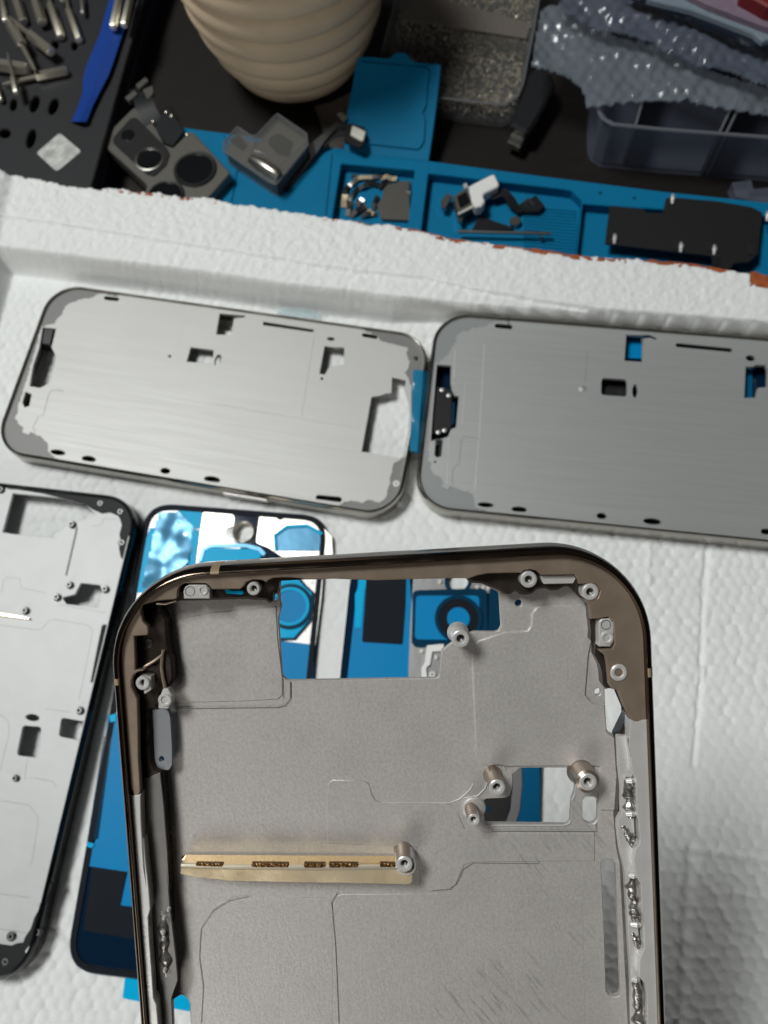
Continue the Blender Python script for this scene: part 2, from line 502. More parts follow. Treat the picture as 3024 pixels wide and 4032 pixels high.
# beads
f1, f2 = worley(X + vnoise(X, Y, 7, 21) * 1.2, Y + vnoise(X, Y, 7, 22) * 1.2, 3.7, 9)
bead = np.sqrt(np.clip(1 - (f1 / .62) ** 2, 0, 1))
wearing = np.clip(.75 + vnoise(X, Y, 30, 12) * 1.3, .25, 1.1)
onrim = sm(-1, 6, gd)
Z += (bead - .7) * (.66 * (1 - onrim) + .2 * onrim) * wearing
torn = sm(0, 2, gd - dC)
Z += (vnoise(X, Y, 2.2, 31) * .6 + vnoise(X, Y, 1.0, 32) * .6) * torn * .6
Z += (vnoise(X, Y, 2.0, 33) * .5 + vnoise(X, Y, 1.0, 36) * .4) * sm(0, 3, gd) * (1 - torn) * .7
Z += vnoise(X, Y, 55, 34) * .8 + vnoise(X, Y, .8, 35) * .06
# mould lines pressed in the floor, and the lower panel at the front right
def seg_d(a, b):
    a, b = np.array(at(*a, 0).xy), np.array(at(*b, 0).xy); ab = b - a; L = np.hypot(*ab)
    t = np.clip(((X - a[0]) * ab[0] + (Y - a[1]) * ab[1]) / L ** 2, 0, 1)
    return np.hypot(X - a[0] - t * ab[0], Y - a[1] - t * ab[1])
w1 = vnoise(X, Y, 5, 41) * .7
for a, b in (((2790, 2080), (2766, 2420)), ((2766, 2420), (2758, 2700)), ((2758, 2700), (2730, 3010))):
    Z -= .9 * np.exp(-((seg_d(a, b) + w1) / .6) ** 2)
Z += .5 * np.exp(-(seg_d((2556, 2130), (2556, 2300)) / .9) ** 2)
for a, b in (((2722, 3345), (3300, 3436)),):
    Z -= .9 * np.exp(-((seg_d(a, b)) / 1.0) ** 2)
for a, b in (((2722, 3345), (2700, 3700)), ((2700, 3700), (2680, 4200))):
    Z -= .9 * np.exp(-((seg_d(a, b)) / 1.5) ** 2)
# crack at the right of the rim
Z -= 2.2 * np.exp(-((seg_d((2955, 1118), (2925, 1170)) + w1 * .4) / .35) ** 2) + 1.6 * np.exp(-(seg_d((2925, 1170), (2900, 1212)) / .3) ** 2)
# outer drop
beyond = gd > dE
chip = (gs > np.dot(np.array(at(2958, 1090, 14).xy) - FO, FT)) & (gd > dE - 3.4)
Z = np.where(beyond | chip, -24.6, Z)
nr, nc = Z.shape
V = np.stack([X, Y, Z], -1).reshape(-1, 3)
org = np.array([-20.0, 40.0, 0.0])
idx = np.arange(nr * nc).reshape(nr, nc)
quads = np.stack([idx[:-1, :-1], idx[:-1, 1:], idx[1:, 1:], idx[1:, :-1]], -1).reshape(-1, 4)
zq = V[quads][:, :, 2]
quads = quads[zq.max(1) > -24]                      # keep the tray, its torn side included
me = bpy.data.meshes.new('tray_body')
me.vertices.add(len(V)); me.vertices.foreach_set('co', ((V - org) * MM).astype(np.float32).ravel())
me.loops.add(len(quads) * 4); me.loops.foreach_set('vertex_index', quads.astype(np.int32).ravel())
me.polygons.add(len(quads)); me.polygons.foreach_set('loop_start', np.arange(0, len(quads) * 4, 4, dtype=np.int32))
me.polygons.foreach_set('loop_total', np.full(len(quads), 4, dtype=np.int32))
me.update(calc_edges=True); me.validate()
me.polygons.foreach_set('use_smooth', [True] * len(me.polygons))
me.materials.append(Mt['foam'])
tray = thing('foam_tray', 'white polystyrene foam tray with a raised torn rim, lying under the metal phone frames', 'tray', tuple(org))
ob = bpy.data.objects.new('tray_body', me); COL.objects.link(ob); ob.parent = tray
# orange layer stuck to the outside of the rim
mb = MB()
s_a = np.arange(-60, 399, .8)
def fxy(s, d): return (FO[0] + s * FT[0] + d * FN[0], FO[1] + s * FT[1] + d * FN[1])
inner, outer = [], []
sR = float(np.dot(np.array(at(2955, 1090, 14).xy) - FO, FT)); sM = float(np.dot(np.array(at(1500, 886, 14).xy) - FO, FT))
for s in s_a:
    e = float(np.interp(s, eS, eD))
    nz = float(vnoise(np.array([s]), np.array([0.]), 3, 51)[0] + vnoise(np.array([s]), np.array([0.]), 14, 52)[0])
    wv = -.5 + 1.1 * nz + (.75 if s > sM else 0) + (1.6 if s > sR else 0)
    inner.append(fxy(s, e - (4.2 if s > sR else 1.2)))
    outer.append(fxy(s, e + max(-.9, wv)))
for i in range(len(s_a) - 1):
    mb.prism([inner[i], inner[i + 1], outer[i + 1], outer[i]], -24, 14.0 if s_a[i] < sR else 13.6, bottom=False)
part('orange_backing', mb, Mt['orange'], tray, world=True)

# ================================================================== SILVER FRAMES
def frame_M(tl, xdir, z=0):
    x = Vector((xdir[0], xdir[1], 0)).normalized(); y = Vector((-x.y, x.x, 0))
    M = Matrix.Identity(4)
    M.col[0][:3] = x; M.col[1][:3] = y; M.col[2][:3] = (0, 0, 1)
    M.translation = (tl[0], tl[1], z)
    return M
RIMZ = 8.0
def to_local(M, pts, z):
    iv = M.inverted()
    return [((iv @ Vector((x, y, z))).x, (iv @ Vector((x, y, z))).y) for x, y in atp(pts, z)]
def ring_sweep(w, h, R, prof, c=(0, 0), seg=14):
    """closed sweep of (inset, z) round a rounded rectangle"""
    rings = []
    for d, z in prof:
        rings.append([(x + c[0], y + c[1], z) for x, y in rrect(w, h, R, d, seg)])
    return MB().loft(rings + [rings[0]], True)
def ell(p, r, rx, ry, rot=0):
    return p  # unused
def e2(cropf, cx, cy, rx, ry, rot=0, n=14):
    return cropf(*circ(cx, cy, rx, n, ry, math.radians(rot)))
def pill(cropf, x0, y0, x1, y1, r, n=6):
    a = math.atan2(y1 - y0, x1 - x0); o = []
    for k in range(n + 1):
        t = a + math.pi / 2 + math.pi * k / n; o.append((x0 + r * math.cos(t), y0 + r * math.sin(t)))
    for k in range(n + 1):
        t = a - math.pi / 2 + math.pi * k / n; o.append((x1 + r * math.cos(t), y1 + r * math.sin(t)))
    return cropf(*o)

LM = frame_M((-139.8, 177.5), (144.9, -27.6))
PH = 7.2                                              # display-side plate, just below the rim
lholes_px = dict(
    port=L1((306, 440), (408, 450), (374, 585), (400, 640), (408, 665), (360, 845), (290, 880), (215, 868), (240, 720), (285, 590)),
    oval=L1((185, 908), (230, 925), (212, 1012), (178, 1022), (163, 985)),
    rear=L2((1130, 762), (1190, 752), (1240, 735), (1274, 735), (1280, 620), (1378, 640), (1372, 700), (1395, 780), (1405, 870), (1395, 1000), (1398, 1130), (1368, 1198), (1330, 1205), (1100, 1165), (1058, 1158)),
    side=L2((790, 392), (870, 402), (932, 402), (928, 528), (825, 540), (790, 600), (752, 592)),
    sidepill=e2(L2, 835, 340, 28, 13, 5),
    bar=L2((345, 215), (712, 272), (705, 292), (342, 240)),
    corner=L2((28, 155), (215, 168), (210, 182), (130, 195), (112, 312), (2, 308)),
    window=L1((1385, 585), (1550, 605), (1545, 705), (1355, 690)),
    windowpill=e2(L1, 1582, 680, 22, 45, 15),
    dot=e2(L1, 1232, 650, 10, 10), dot2=e2(L2, 770, 628, 10, 10),
    slot_a=e2(L1, 420, 1348, 55, 20, 8), slot_b=e2(L1, 645, 1396, 52, 23, 8), slot_c=e2(L1, 1200, 1482, 36, 22, 5), slot_d=e2(L1, 1540, 1545, 60, 24, 8),
    slot_e=pill(L2, 745, 1492, 895, 1506, 20), slot_f=pill(L1, 770, 228, 850, 236, 14), slot_g=pill(L2, 1075, 312, 1160, 326, 14),
)
lplate_px = L1((858, 192), (852, 215), (740, 194), (700, 205), (655, 230), (610, 232), (560, 245), (510, 262), (468, 290), (455, 345), (412, 383), (398, 412), (330, 428),
               (300, 440), (268, 560), (200, 800), (165, 900), (150, 965), (124, 1010), (130, 1055), (110, 1095), (130, 1140), (166, 1158), (160, 1208), (208, 1222), (228, 1200), (266, 1225), (296, 1236), (318, 1255), (345, 1278), (348, 1345), (400, 1394), (432, 1410)) \
    + L1((1659, 1612)) + L2((700, 1522), (740, 1556), (900, 1548), (925, 1528), (985, 1512), (1040, 1520), (1060, 1530), (1110, 1508), (1195, 1528), (1240, 1485), (1262, 1400), (1285, 1262), (1290, 1250), (1345, 1212), (1400, 1190), (1418, 1000), (1420, 700), (1400, 620), (1375, 590), (1400, 548), (1408, 500), (1388, 470), (1395, 402), (1300, 380), (1190, 352), (1180, 322), (1130, 300), (1060, 270))
N_LEFT = next(i for i, p_ in enumerate(lplate_px) if p_ == L1((1659, 1612))[0])
LW, LH = 147.6, 70.9
def clampin(pts, w, h, m):
    return [(min(max(x, m), w - m), min(max(y, -h + m), -m)) for x, y in pts]
loc_holes = {k: to_local(LM, v, PH) for k, v in lholes_px.items()}
loc_plate = to_local(LM, lplate_px, PH)
def jag(poly, amp, seed):
    r = random.Random(seed); out = []
    for i in range(len(poly)):
        a, b = Vector(poly[i]), Vector(poly[(i + 1) % len(poly)]); out.append(tuple(a))
        L_ = (b - a).length
        if L_ < 14:
            n = int(L_ / .45); d = (b - a) / max(L_, 1e-6)
            for k in range(1, n):
                q = a.lerp(b, k / n) + Vector((-d.y, d.x)) * r.uniform(-amp, amp); out.append(tuple(q))
    return out
RIM = [(0, 6.2), (.12, 7.2), (.45, 7.85), (.8, 8.0), (1.15, 7.85), (1.25, 7.3), (1.35, 6.2), (2.2, 5.0), (2.2, 1.2), (1.0, 0.0), (.5, .15), (.12, .8), (0, 1.8)]
def silver_frame(name, label, M, w, h, R, sx, sy, mats, skip=(), back=None, extra=()):
    sc = lambda pts: [(x * sx, y * sy) for x, y in pts]
    t = thing(name, label, 'phone frame', M, 'bare metal phone frames')
    c = (w / 2, -h / 2)
    part('rim', ring_sweep(w, h, R, RIM, c), Mt[mats[1]], t)
    holes = [clampin(sc(v), w, h, 2.4) for k, v in loc_holes.items() if k not in skip] + [e for e in extra]
    base = [(x + c[0], y + c[1]) for x, y in rrect(w, h, R, 1.2)]
    mb = MB(); mb.prism(base, 5.8, 7.0, holes, .1); part('corner_insert', mb, Mt[mats[2]], t)
    plate = clampin(jag(sc(loc_plate), .34, 5), w, h, 1.3)
    hin = [h_ for h_ in holes]
    mb = MB(); mb.prism(plate, 6.98, 7.25, hin, .06, bottom=False); part('mid_plate', mb, Mt[mats[0]], t)
    for k, v in loc_holes.items():
        if k.startswith('slot') or k == 'oval':
            part('slot_floor', MB().prism(offs(ccw(clampin(sc(v), w, h, 2.2)), -.4), 3.2, 3.8, bottom=False), Mt['black'], t)
    return t
lt = silver_frame('silver_phone_frame', 'complete silver phone frame lying face up with a blue tape strip on its right edge', LM, LW, LH, 12.5, 1, 1, ('silver', 'srim', 'insert'))
# inner port block, screw boss, side buttons
P = to_local(LM, L1((305, 442), (408, 452), (378, 582), (300, 570)), 5)
part('port_block', MB().prism(rnd(P, .8), 1.0, 6.4, ch=.3), Mt['black'], lt)
P = to_local(LM, L2((1310, 1392)), 7)[0]
part('screw_boss', MB().lathe([(.35, 6.9), (.4, 7.45), (1.1, 7.45), (1.25, 7.2), (1.25, 6.5)], 20, (P[0], P[1], 0)), Mt['nut'], lt)
P = to_local(LM, L2((1425, 465), (1475, 465), (1475, 500), (1425, 500)), 7)
part('camera_dot', MB().lathe([(0, 7.15), (.7, 7.15), (.9, 7.02)], 16, ((P[0][0] + P[2][0]) / 2, (P[0][1] + P[2][1]) / 2, 0)), Mt['black'], lt)
for a, b in ((60, 175), (190, 380)):
    q0, q1 = to_local(LM, L2((a, 1460), (b, 1505)), 4)
    part('side_button', MB().box(((q0[0] + q1[0]) / 2, -LH - .15, 4.2), (abs(q1[0] - q0[0]), .7, 2.4), ch=.15), Mt['nut'], lt)
# machining ridges on the plate
for a, b, w in (((1340, 410), (1280, 620), .15), ((0, 815), (1050, 990), .3), ((720, 280), (620, 900), .3), ((560, 1095), (1060, 1165), .2)):
    f = L1 if a[0] > 1300 else L2
    q = to_local(LM, f(a, b), PH)
    part('ridge', MB().tube([(q[0][0], q[0][1], 7.22), (q[1][0], q[1][1], 7.22)], w * .5, 6), Mt['silver'], lt)
q = to_local(LM, L1((460, 908), (440, 895), (375, 898), (355, 925), (315, 1075), (280, 1090), (240, 1165), (255, 1200)), PH)
part('groove', MB().ribbon([(x, y, 7.25) for x, y in q], .22, .03), Mt['insert'], lt)

RM = frame_M((6.34, 160.06), (.9925, -.1222))
RW, RH = 158.5, 76.4
ksx, ksy = RW / LW, RH / LH
pxl = lambda pts, z=PH: to_local(RM, pts, z)
def unscale(pts): return [(x / ksx, y / ksy) for x, y in pts]
L4 = crop(2300, 1150, .4748)
rh = dict(
    port=L3((250, 592), (365, 600), (360, 740), (372, 800), (395, 845), (428, 850), (405, 1105), (365, 1120), (340, 1180), (300, 1195), (200, 1215), (215, 1000)),
    oval=L3((240, 1200), (298, 1205), (285, 1340), (250, 1352), (230, 1330)),
    corner=L4((350, 355), (470, 358), (540, 355), (605, 385), (590, 395), (545, 378), (492, 385), (480, 580), (335, 570)),
    bar=pill(L4, 775, 440, 1215, 482, 16),
    window=rnd(L4((145, 712), (355, 725), (355, 868), (140, 852)), 14),
    windowpill=e2(L4, 422, 820, 22, 56, 3),
    sidepill=e2(L4, 1380, 548, 40, 24, 5),
    side=L4((1340, 620), (1400, 620), (1420, 606), (1505, 606), (1520, 640), (1515, 788), (1440, 795), (1420, 875), (1328, 878)),
    slot_a=e2(L3, 648, 1737, 66, 20, 4), slot_b=e2(L3, 922, 1775, 64, 24, 4), slot_c=e2(L3, 1595, 1828, 42, 25, 5), slot_d=e2(L4, 565, 1902, 76, 26, 5), slot_e=pill(L4, 1490, 1985, 1800, 2010, 24),
    slot_f=pill(L3, 740, 275, 850, 285, 18), dot=e2(L3, 235, 1387, 9, 9),
)
save_h, save_p = loc_holes, loc_plate
loc_holes = {k: unscale(pxl(v)) for k, v in rh.items()}
loc_holes['rear'] = save_h['rear']
rp = L3((840, 200), (838, 240), (735, 240), (620, 285), (600, 285), (575, 296), (540, 292), (500, 322), (470, 312), (440, 330), (400, 370), (410, 400), (385, 440), (345, 505), (290, 555), (262, 575), (236, 582), (184, 1205), (178, 1380), (205, 1400), (190, 1440), (235, 1500), (290, 1525), (305, 1560), (290, 1600), (325, 1610), (370, 1590), (420, 1605), (440, 1625), (495, 1630), (545, 1660), (552, 1715), (572, 1768), (660, 1792), (640, 1808))
loc_plate = unscale(pxl(rp)) + [(x, y) for x, y in save_p[N_LEFT:]]
rt = silver_frame('silver_phone_frame', 'larger grey silver phone frame cut off by the right border, holes dark', RM, RW, RH, 13.0, ksx, ksy, ('silver2', 'srim', 'insert2'))
c = (RW / 2, -RH / 2)
part('back_cover', MB().prism([(x + c[0], y + c[1]) for x, y in rrect(RW, RH, 13, 2.4)], .6, 1.6), Mt['glass'], rt)
q = pxl(L4((330, 340), (520, 340), (500, 545), (330, 540)), 3)
part('blue_film', MB().prism(q, 1.7, 2.4), Mt['film'], rt)
q = pxl(L4((1320, 600), (1400, 600), (1400, 890), (1310, 890)), 3)
part('blue_film', MB().prism(q, 1.7, 2.4), Mt['film2'], rt)
q = pxl(L4((110, 680), (460, 680), (460, 900), (110, 900)), 3)
part('shield_plate', MB().prism(q, 1.7, 2.6), Mt['lensring'], rt)
q = pxl(L3((245, 770), (290, 780), (370, 800), (375, 850), (370, 1105), (330, 1150), (215, 1160), (225, 960)), 5.5)
part('port_block', MB().prism(q, 2.0, 6.0, ch=.3), Mt['lensring'], rt)
for (x, y) in ((290, 800), (345, 845), (260, 1145), (310, 1130)):
    q = pxl(L3((x, y)), 6)[0]
    part('port_screw', MB().lathe([(0, 6.3), (.5, 6.3), (.8, 6.1), (.85, 5.8)], 14, (q[0], q[1], 0)), Mt['nut'], rt)
q = pxl(L3((375, 905), (395, 905), (390, 1085), (368, 1085)), 5.8)
part('blue_film', MB().prism(q, 5.6, 6.3), Mt['navyfilm'], rt)
for pts, w in ((((640, 420), (600, 1150), (560, 1640)), .55), (((400, 480), (388, 760)), .5), (((480, 740), (455, 1080)), .3), (((345, 1180), (330, 1560)), .3)):
    q = pxl(L3(*pts))
    part('ridge', MB().tube([(x, y, 7.16) for x, y in q], w * .5, 6), Mt['strip'], rt)
for pts, w in ((((480, 380), (490, 880)), .25), (((385, 900), (330, 1860)), .2)):
    q = pxl(L4(*pts))
    part('ridge', MB().tube([(x, y, 7.18) for x, y in q], w * .5, 6), Mt['silver2'], rt)
q = pxl(L3((590, 1195), (470, 1180), (450, 1200), (430, 1410), (405, 1420), (380, 1450), (375, 1550), (385, 1570)))
part('groove', MB().ribbon([(x, y, 7.25) for x, y in q], .2, .03), Mt['insert'], rt)
q = pxl(L3((1480, 480), (1460, 740))); q2 = pxl(L3((1440, 788)))[0]
part('groove', MB().ribbon([(x, y, 7.25) for x, y in q], .15, .03), Mt['insert'], rt)
part('screw_boss', MB().lathe([(.3, 7.2), (.35, 7.5), (.7, 7.45), (1.4, 7.25)], 16, (q2[0], q2[1], 0)), Mt['silver2'], rt)
q = pxl(L3((835, 195), (835, 275)))
part('antenna_line', MB().ribbon([(x, y, 7.28) for x, y in q], .35, .04), Mt['black'], rt)

# blue tape strip stuck down over the right edge of the complete frame
q = to_local(LM, L2((1440, 562), (1530, 568), (1522, 700), (1505, 900), (1482, 1172), (1405, 1152), (1420, 860)), 8.2)
mb = MB()
rows = []
for k in range(15):
    s = k / 14
    a = Vector(at(*L2((1432 + (1408 - 1432) * s, 563 + (1152 - 563) * s))[0], 8.25)); b = Vector(at(*L2((1505 + (1462 - 1505) * s, 568 + (1168 - 568) * s))[0], 8.35))
    c_ = Vector(at(*L2((1545 + (1500 - 1545) * s, 568 + (1172 - 568) * s))[0], 6.5)); c_.z = 6.0 + .5 * math.sin(s * 9)
    e_ = c_ + Vector((.7, -.1, -4.5))
    w_ = Vector((0, 0, .25 * math.sin(s * 14) + .12))
    rows.append([a, a * .5 + b * .5 + w_, b + w_ * .6, c_, e_, e_ - Vector((.12, 0, 0)), c_ - Vector((.12, 0, .1)), b - Vector((.1, 0, .12)), a * .5 + b * .5 + w_ - Vector((0, 0, .12)), a - Vector((0, 0, .1))])
mb.loft(rows, True, True)
part('blue_tape_strip', mb, Mt['tapeblue'], label='torn strip of shiny blue tape between the two silver phone frames', cat='tape')
mb = MB(); q = atp(L2((430, 130), (560, 105), (760, 150), (755, 190), (600, 185), (450, 160)), 1.2); mb.prism(q, .9, 1.2)
part('film_scrap', mb, mat('faint_blue_film', (.45, .62, .68), .3, alpha=.25), label='faint pale blue film scrap behind the upper edge of the complete silver frame', cat='film')

# ================================================================== BLACK FRAME (left)
BM = frame_M((-96.32, 89.2), (.9912, -.1327))
BW, BH = 71.5, 150.5
# local: origin at the top right corner
pb = lambda pts, z=6.4: to_local(BM, pts, z)
bt = thing('black_phone_frame', 'black edged phone frame with pale inner plate and screw posts, at the left border', 'phone frame', BM, 'bare metal phone frames')
cB = (-BW / 2, -BH / 2)
part('rim', ring_sweep(BW, BH, 12.5, [(0, 6.0), (.1, 7.0), (.5, 7.8), (.9, 8.0), (1.3, 7.9), (1.45, 7.4), (1.5, 5.4), (2.0, 1.2), (1.0, 0), (.5, .15), (.1, .9), (0, 2)], cB), Mt['brim'], bt)
bholes = [pb(p) for p in (
    K1((112, 205), (340, 225), (560, 250), (720, 290), (790, 345), (830, 380), (740, 430), (660, 445), (600, 450), (560, 500), (480, 592), (100, 556), (22, 542)),
    rnd(K1((705, 985), (868, 1003), (890, 1048), (870, 1110), (862, 1200), (580, 1168), (540, 1112), (652, 1085)), 8),
    K1((888, 1358), (905, 1345), (930, 1352), (905, 1500), (880, 1602), (858, 1660), (850, 1722), (815, 1855), (790, 1848), (838, 1600)),
    rnd(K2((150, 260), (270, 270), (245, 470), (110, 455)), 14), e2(K2, 212, 208, 45, 22, 8),
    rnd(K2((402, 208), (575, 240), (545, 362), (385, 330)), 14))]
base = [(x + cB[0], y + cB[1]) for x, y in rrect(BW, BH, 12.5, 1.45)]
part('mid_plate', MB().prism(base, 5.2, 6.4, bholes, .12), Mt['bplate'], bt)
led = pb(K1((-900, 40), (-300, 40), (0, 118), (60, 160), (140, 165), (360, 200), (560, 248), (720, 290), (810, 345), (880, 375), (950, 365), (1030, 400), (1045, 430), (1060, 480), (1040, 560), (1050, 620), (1035, 680), (1050, 760), (1078, 790), (1095, 760)), 7.0)
outl = [(x + cB[0], y + cB[1]) for x, y in rrect(BW, BH, 12.5, 1.3)]
top_out = [p for p in outl if p[1] > -31]
top_out.sort(key=lambda p: (math.atan2(p[1] - (-31), p[0] + BW / 2)))
part('top_ledge', MB().prism(top_out + [(max(x, -BW + 1.4), y) for x, y in led], 6.3, 7.1, ch=.12), Mt['bled'], bt)
led2 = pb(K2((345, 1300), (325, 1280), (300, 1370), (262, 1450), (225, 1512), (200, 1590), (165, 1640), (150, 1680), (105, 1685), (70, 1700), (0, 1690), (-200, 1650), (-600, 1560)), 7.0)
bot_out = [p for p in outl if p[1] < -BH + 34]
bot_out.sort(key=lambda p: (math.atan2(p[1] - (-BH + 34), p[0] + BW / 2)), reverse=True)
part('bottom_ledge', MB().prism(bot_out + [(max(x, -BW + 1.4), y) for x, y in reversed(led2)], 6.3, 7.1, ch=.12), Mt['bled'], bt)
def boss(f, x, y, r, h, parent, Mloc, m='steel2', z0=6.2, nm='screw_post'):
    p = to_local(Mloc, f((x, y)), h)[0]
    prof = [(r * .52, h - .9), (r * .52, h - .12), (r * .6, h), (r * .88, h), (r, h - .12), (r, h - .8), (r * 1.35, h - .95), (r * 1.4, z0)]
    o = part(nm, MB().lathe(prof, 20, (p[0], p[1], 0)), Mt[m], parent)
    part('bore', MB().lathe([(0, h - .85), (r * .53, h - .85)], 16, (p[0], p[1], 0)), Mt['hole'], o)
    return o
for x, y in ((618, 470), (596, 998), (487, 1105), (908, 1035), (210, 1222), (684, 2095)):
    boss(K1, x, y, .95, 7.9, bt, BM)
boss(K2, 92, 605, .8, 7.9, bt, BM)
for x, y in ((870, 290), (1045, 362), (1058, 632), (0, 168)):
    boss(K1, x, y, .95, 7.35, bt, BM, z0=7.0)
for x, y in ((240, 1612), (32, 1805), (68, 1640)):
    boss(K2, x, y, .95, 7.35, bt, BM, z0=7.0)
part('label_window', MB().prism(pb(K2((190, 1702), (210, 1735), (192, 1768), (165, 1738)), 7.1), 7.0, 7.2), Mt['white'], bt)
q = pb(K1((670, 505), (640, 640), (575, 920)), 6.4)
part('rib', MB().ribbon([(x, y, 6.5) for x, y in q], .45, .4), Mt['insert'], bt)
for pts, f in ((((-100, 1335), (0, 1352), (330, 1395), (370, 1380), (430, 1310), (500, 1305), (770, 1355), (805, 1390), (790, 1500), (740, 1750), (690, 2000)), K1),
               (((10, 1075), (35, 955), (60, 938), (170, 945), (188, 1030), (400, 1072)), K1), (((900, 425), (885, 480), (800, 490)), K1), (((900, 425), (1020, 430)), K1),
               (((520, 1175), (920, 1245)), K1), (((390, 2080), (610, 2110)), K1),
               (((0, 188), (55, 230), (60, 310), (0, 560)), K2), (((180, 480), (160, 610), (200, 600), (345, 625), (370, 665)), K2), (((0, 750), (190, 780), (250, 860), (240, 960), (205, 1170)), K2), (((0, 1360), (200, 1385)), K2), (((0, 1590), (170, 1615)), K2)):
    q = pb(f(*pts)); q = [(x, y) for x, y in q]
    part('groove', MB().ribbon([(x, y, 6.405) for x, y in q], .12, .02), Mt['insert'], bt)
q = pb(K1((-200, 1220), (0, 1245), (110, 1262), (255, 1290), (258, 1302), (110, 1282), (0, 1268), (-200, 1240)), 7.4)
part('contact_strip', MB().prism(q, 6.3, 7.6, ch=.1), Mt['gold'], bt)
for pts in (((370, 1015), (378, 1030)), ((362, 1095), (370, 1145)), ((338, 1222), (345, 1232))):
    q = pb(K2(*pts)); part('groove', MB().ribbon([(x, y, 6.41) for x, y in q], .5, .04), Mt['black'], bt)
q = [(-1.25, y) for y in (-14, -50, -95, -128)]
part('rim_edge', MB().tube([(x, y, 7.72) for x, y in q], .28, 6), Mt['bplate'], bt)

# ================================================================== BLUE FILMED BACK PANELS
def poly_px(f, pts, z, r=0):
    q = atp(f(*pts), z); return rnd(q, r) if r else q
def flat(name, f, pts, z0, z1, m, parent, r=0, holes=(), label=None, ch=0.0):
    q = poly_px(f, pts, z1, r); hs = [atp(h, z1) for h in holes]
    return part(name, MB().prism(q, z0, z1, hs, ch), Mt[m], parent, world=True, label=label)
PL = thing('filmed_back_panel', 'dark blue phone back panel under bright film, half hidden beside the black frame', 'back panel', tuple(at(700, 3000, 0)), 'blue filmed back panels')
tl, tr_, bl = Vector((-96.73, 89.7)), Vector((-31.75, 83.46)), Vector((-107.6, -56.3))
br = tr_ + (bl - tl)
outl_l = rnd([tuple(tl), tuple(bl), tuple(br), tuple(tr_)], 10, 10)
camhole = A(*circ(1165, 410, 88, 24))
part('glass', MB().prism(outl_l, .1, 2.0, [atp(camhole, 2)], .35), Mt['glass'], PL, world=True)
flat('frame_plate', A, ((830, 240), (1060, 255), (1083, 280), (1075, 355), (1030, 362), (1012, 385), (1005, 440), (1030, 455), (1070, 460), (1075, 490), (1150, 520), (1000, 640), (780, 640)), 2.0, 2.35, 'foil', PL, .6)
flat('frame_plate', A, ((1290, 275), (1425, 280), (1440, 305), (1475, 305), (1490, 290), (1700, 300), (1800, 360), (1880, 440), (1890, 640), (1500, 620), (1360, 530), (1262, 490), (1275, 380)), 2.0, 2.35, 'foil', PL, .6, holes=[A((1520, 365), (1680, 360), (1800, 420), (1800, 560), (1420, 560), (1415, 430))])
flat('lens_film', A, ((1522, 370), (1680, 365), (1795, 425), (1795, 556), (1425, 556), (1420, 430)), 2.0, 2.1, 'clearfilm', PL)
part('film_edge', MB().ribbon([(x, y, 2.5) for x, y in atp(A((1425, 560), (1415, 430), (1515, 360), (1680, 352), (1800, 420)), 2.5)], 1.0, .3), Mt['cyan'], PL, world=True)
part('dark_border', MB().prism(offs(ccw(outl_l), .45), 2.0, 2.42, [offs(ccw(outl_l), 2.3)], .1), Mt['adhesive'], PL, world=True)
mb = MB(); p = at(*A((1165, 410))[0], 2)
r_ = (Vector(at(*A((1255, 410))[0], 2)) - p).length
mb.lathe([(r_ * .86, .2), (r_ * .86, 3.2), (r_ * .93, 3.4), (r_, 3.2), (r_ * 1.03, 2.0)], 32, (p.x, p.y, 0)); part('camera_ring', mb, Mt['foil'], PL, world=True)
flat('film_sheet', A, ((395, 370), (470, 368), (430, 470), (390, 640), (420, 900), (240, 900), (300, 640)), 2.05, 2.25, 'cyan', PL)
flat('film_sheet', A, ((630, 205), (820, 235), (800, 380), (750, 370), (620, 330)), 2.05, 2.3, 'cyan', PL, .8)
flat('film_sheet', A, ((740, 390), (800, 385), (760, 700), (700, 700)), 2.05, 2.3, 'cyan', PL)
flat('film_sheet', A, ((830, 560), (900, 530), (1250, 545), (1310, 580), (1250, 700), (780, 700)), 2.3, 2.7, 'cyan', PL, 1.0)
part('film_edge', MB().ribbon([(x, y, 2.8) for x, y in atp(A((800, 640), (830, 545), (900, 512), (1180, 515), (1290, 545), (1330, 590)), 2.8)], 1.3, .4), Mt['clearfilm'], PL, world=True)
# wrinkled clear film over the top left of the panel
ctrl = A((560, 190), (640, 330), (745, 385), (700, 640), (430, 820), (380, 640), (430, 440), (340, 330))
q = atp(A((470, 250), (640, 240), (760, 380), (715, 640), (560, 820), (330, 860), (400, 560), (430, 420)), 2.4)
xs = [p_[0] for p_ in q]; ys = [p_[1] for p_ in q]
def inside(x, y, poly):
    c = False
    for i in range(len(poly)):
        x1, y1 = poly[i - 1]; x2, y2 = poly[i]
        if (y1 > y) != (y2 > y) and x < (x2 - x1) * (y - y1) / (y2 - y1) + x1: c = not c
    return c
mb = MB(); st = .7; grid = {}
i0, i1, j0, j1 = int(min(xs) / st) - 1, int(max(xs) / st) + 2, int(min(ys) / st) - 1, int(max(ys) / st) + 2
for i in range(i0, i1):
    for j in range(j0, j1):
        if inside((i + .5) * st, (j + .5) * st, q):
            ids = []
            for a, b in ((i, j), (i + 1, j), (i + 1, j + 1), (i, j + 1)):
                if (a, b) not in grid:
                    v = Vector((a * st * .16, b * st * .16, 3.1))
                    grid[a, b] = len(mb.v)
                    mb.v.append((a * st, b * st, 2.6 + 1.0 * noise.noise(v * .7) + .3 * noise.noise(v * 1.7)))
                ids.append(grid[a, b])
            mb.f.append(tuple(ids))
part('wrinkled_film', mb, Mt['clearfilm'], PL, world=True, sharp=80)
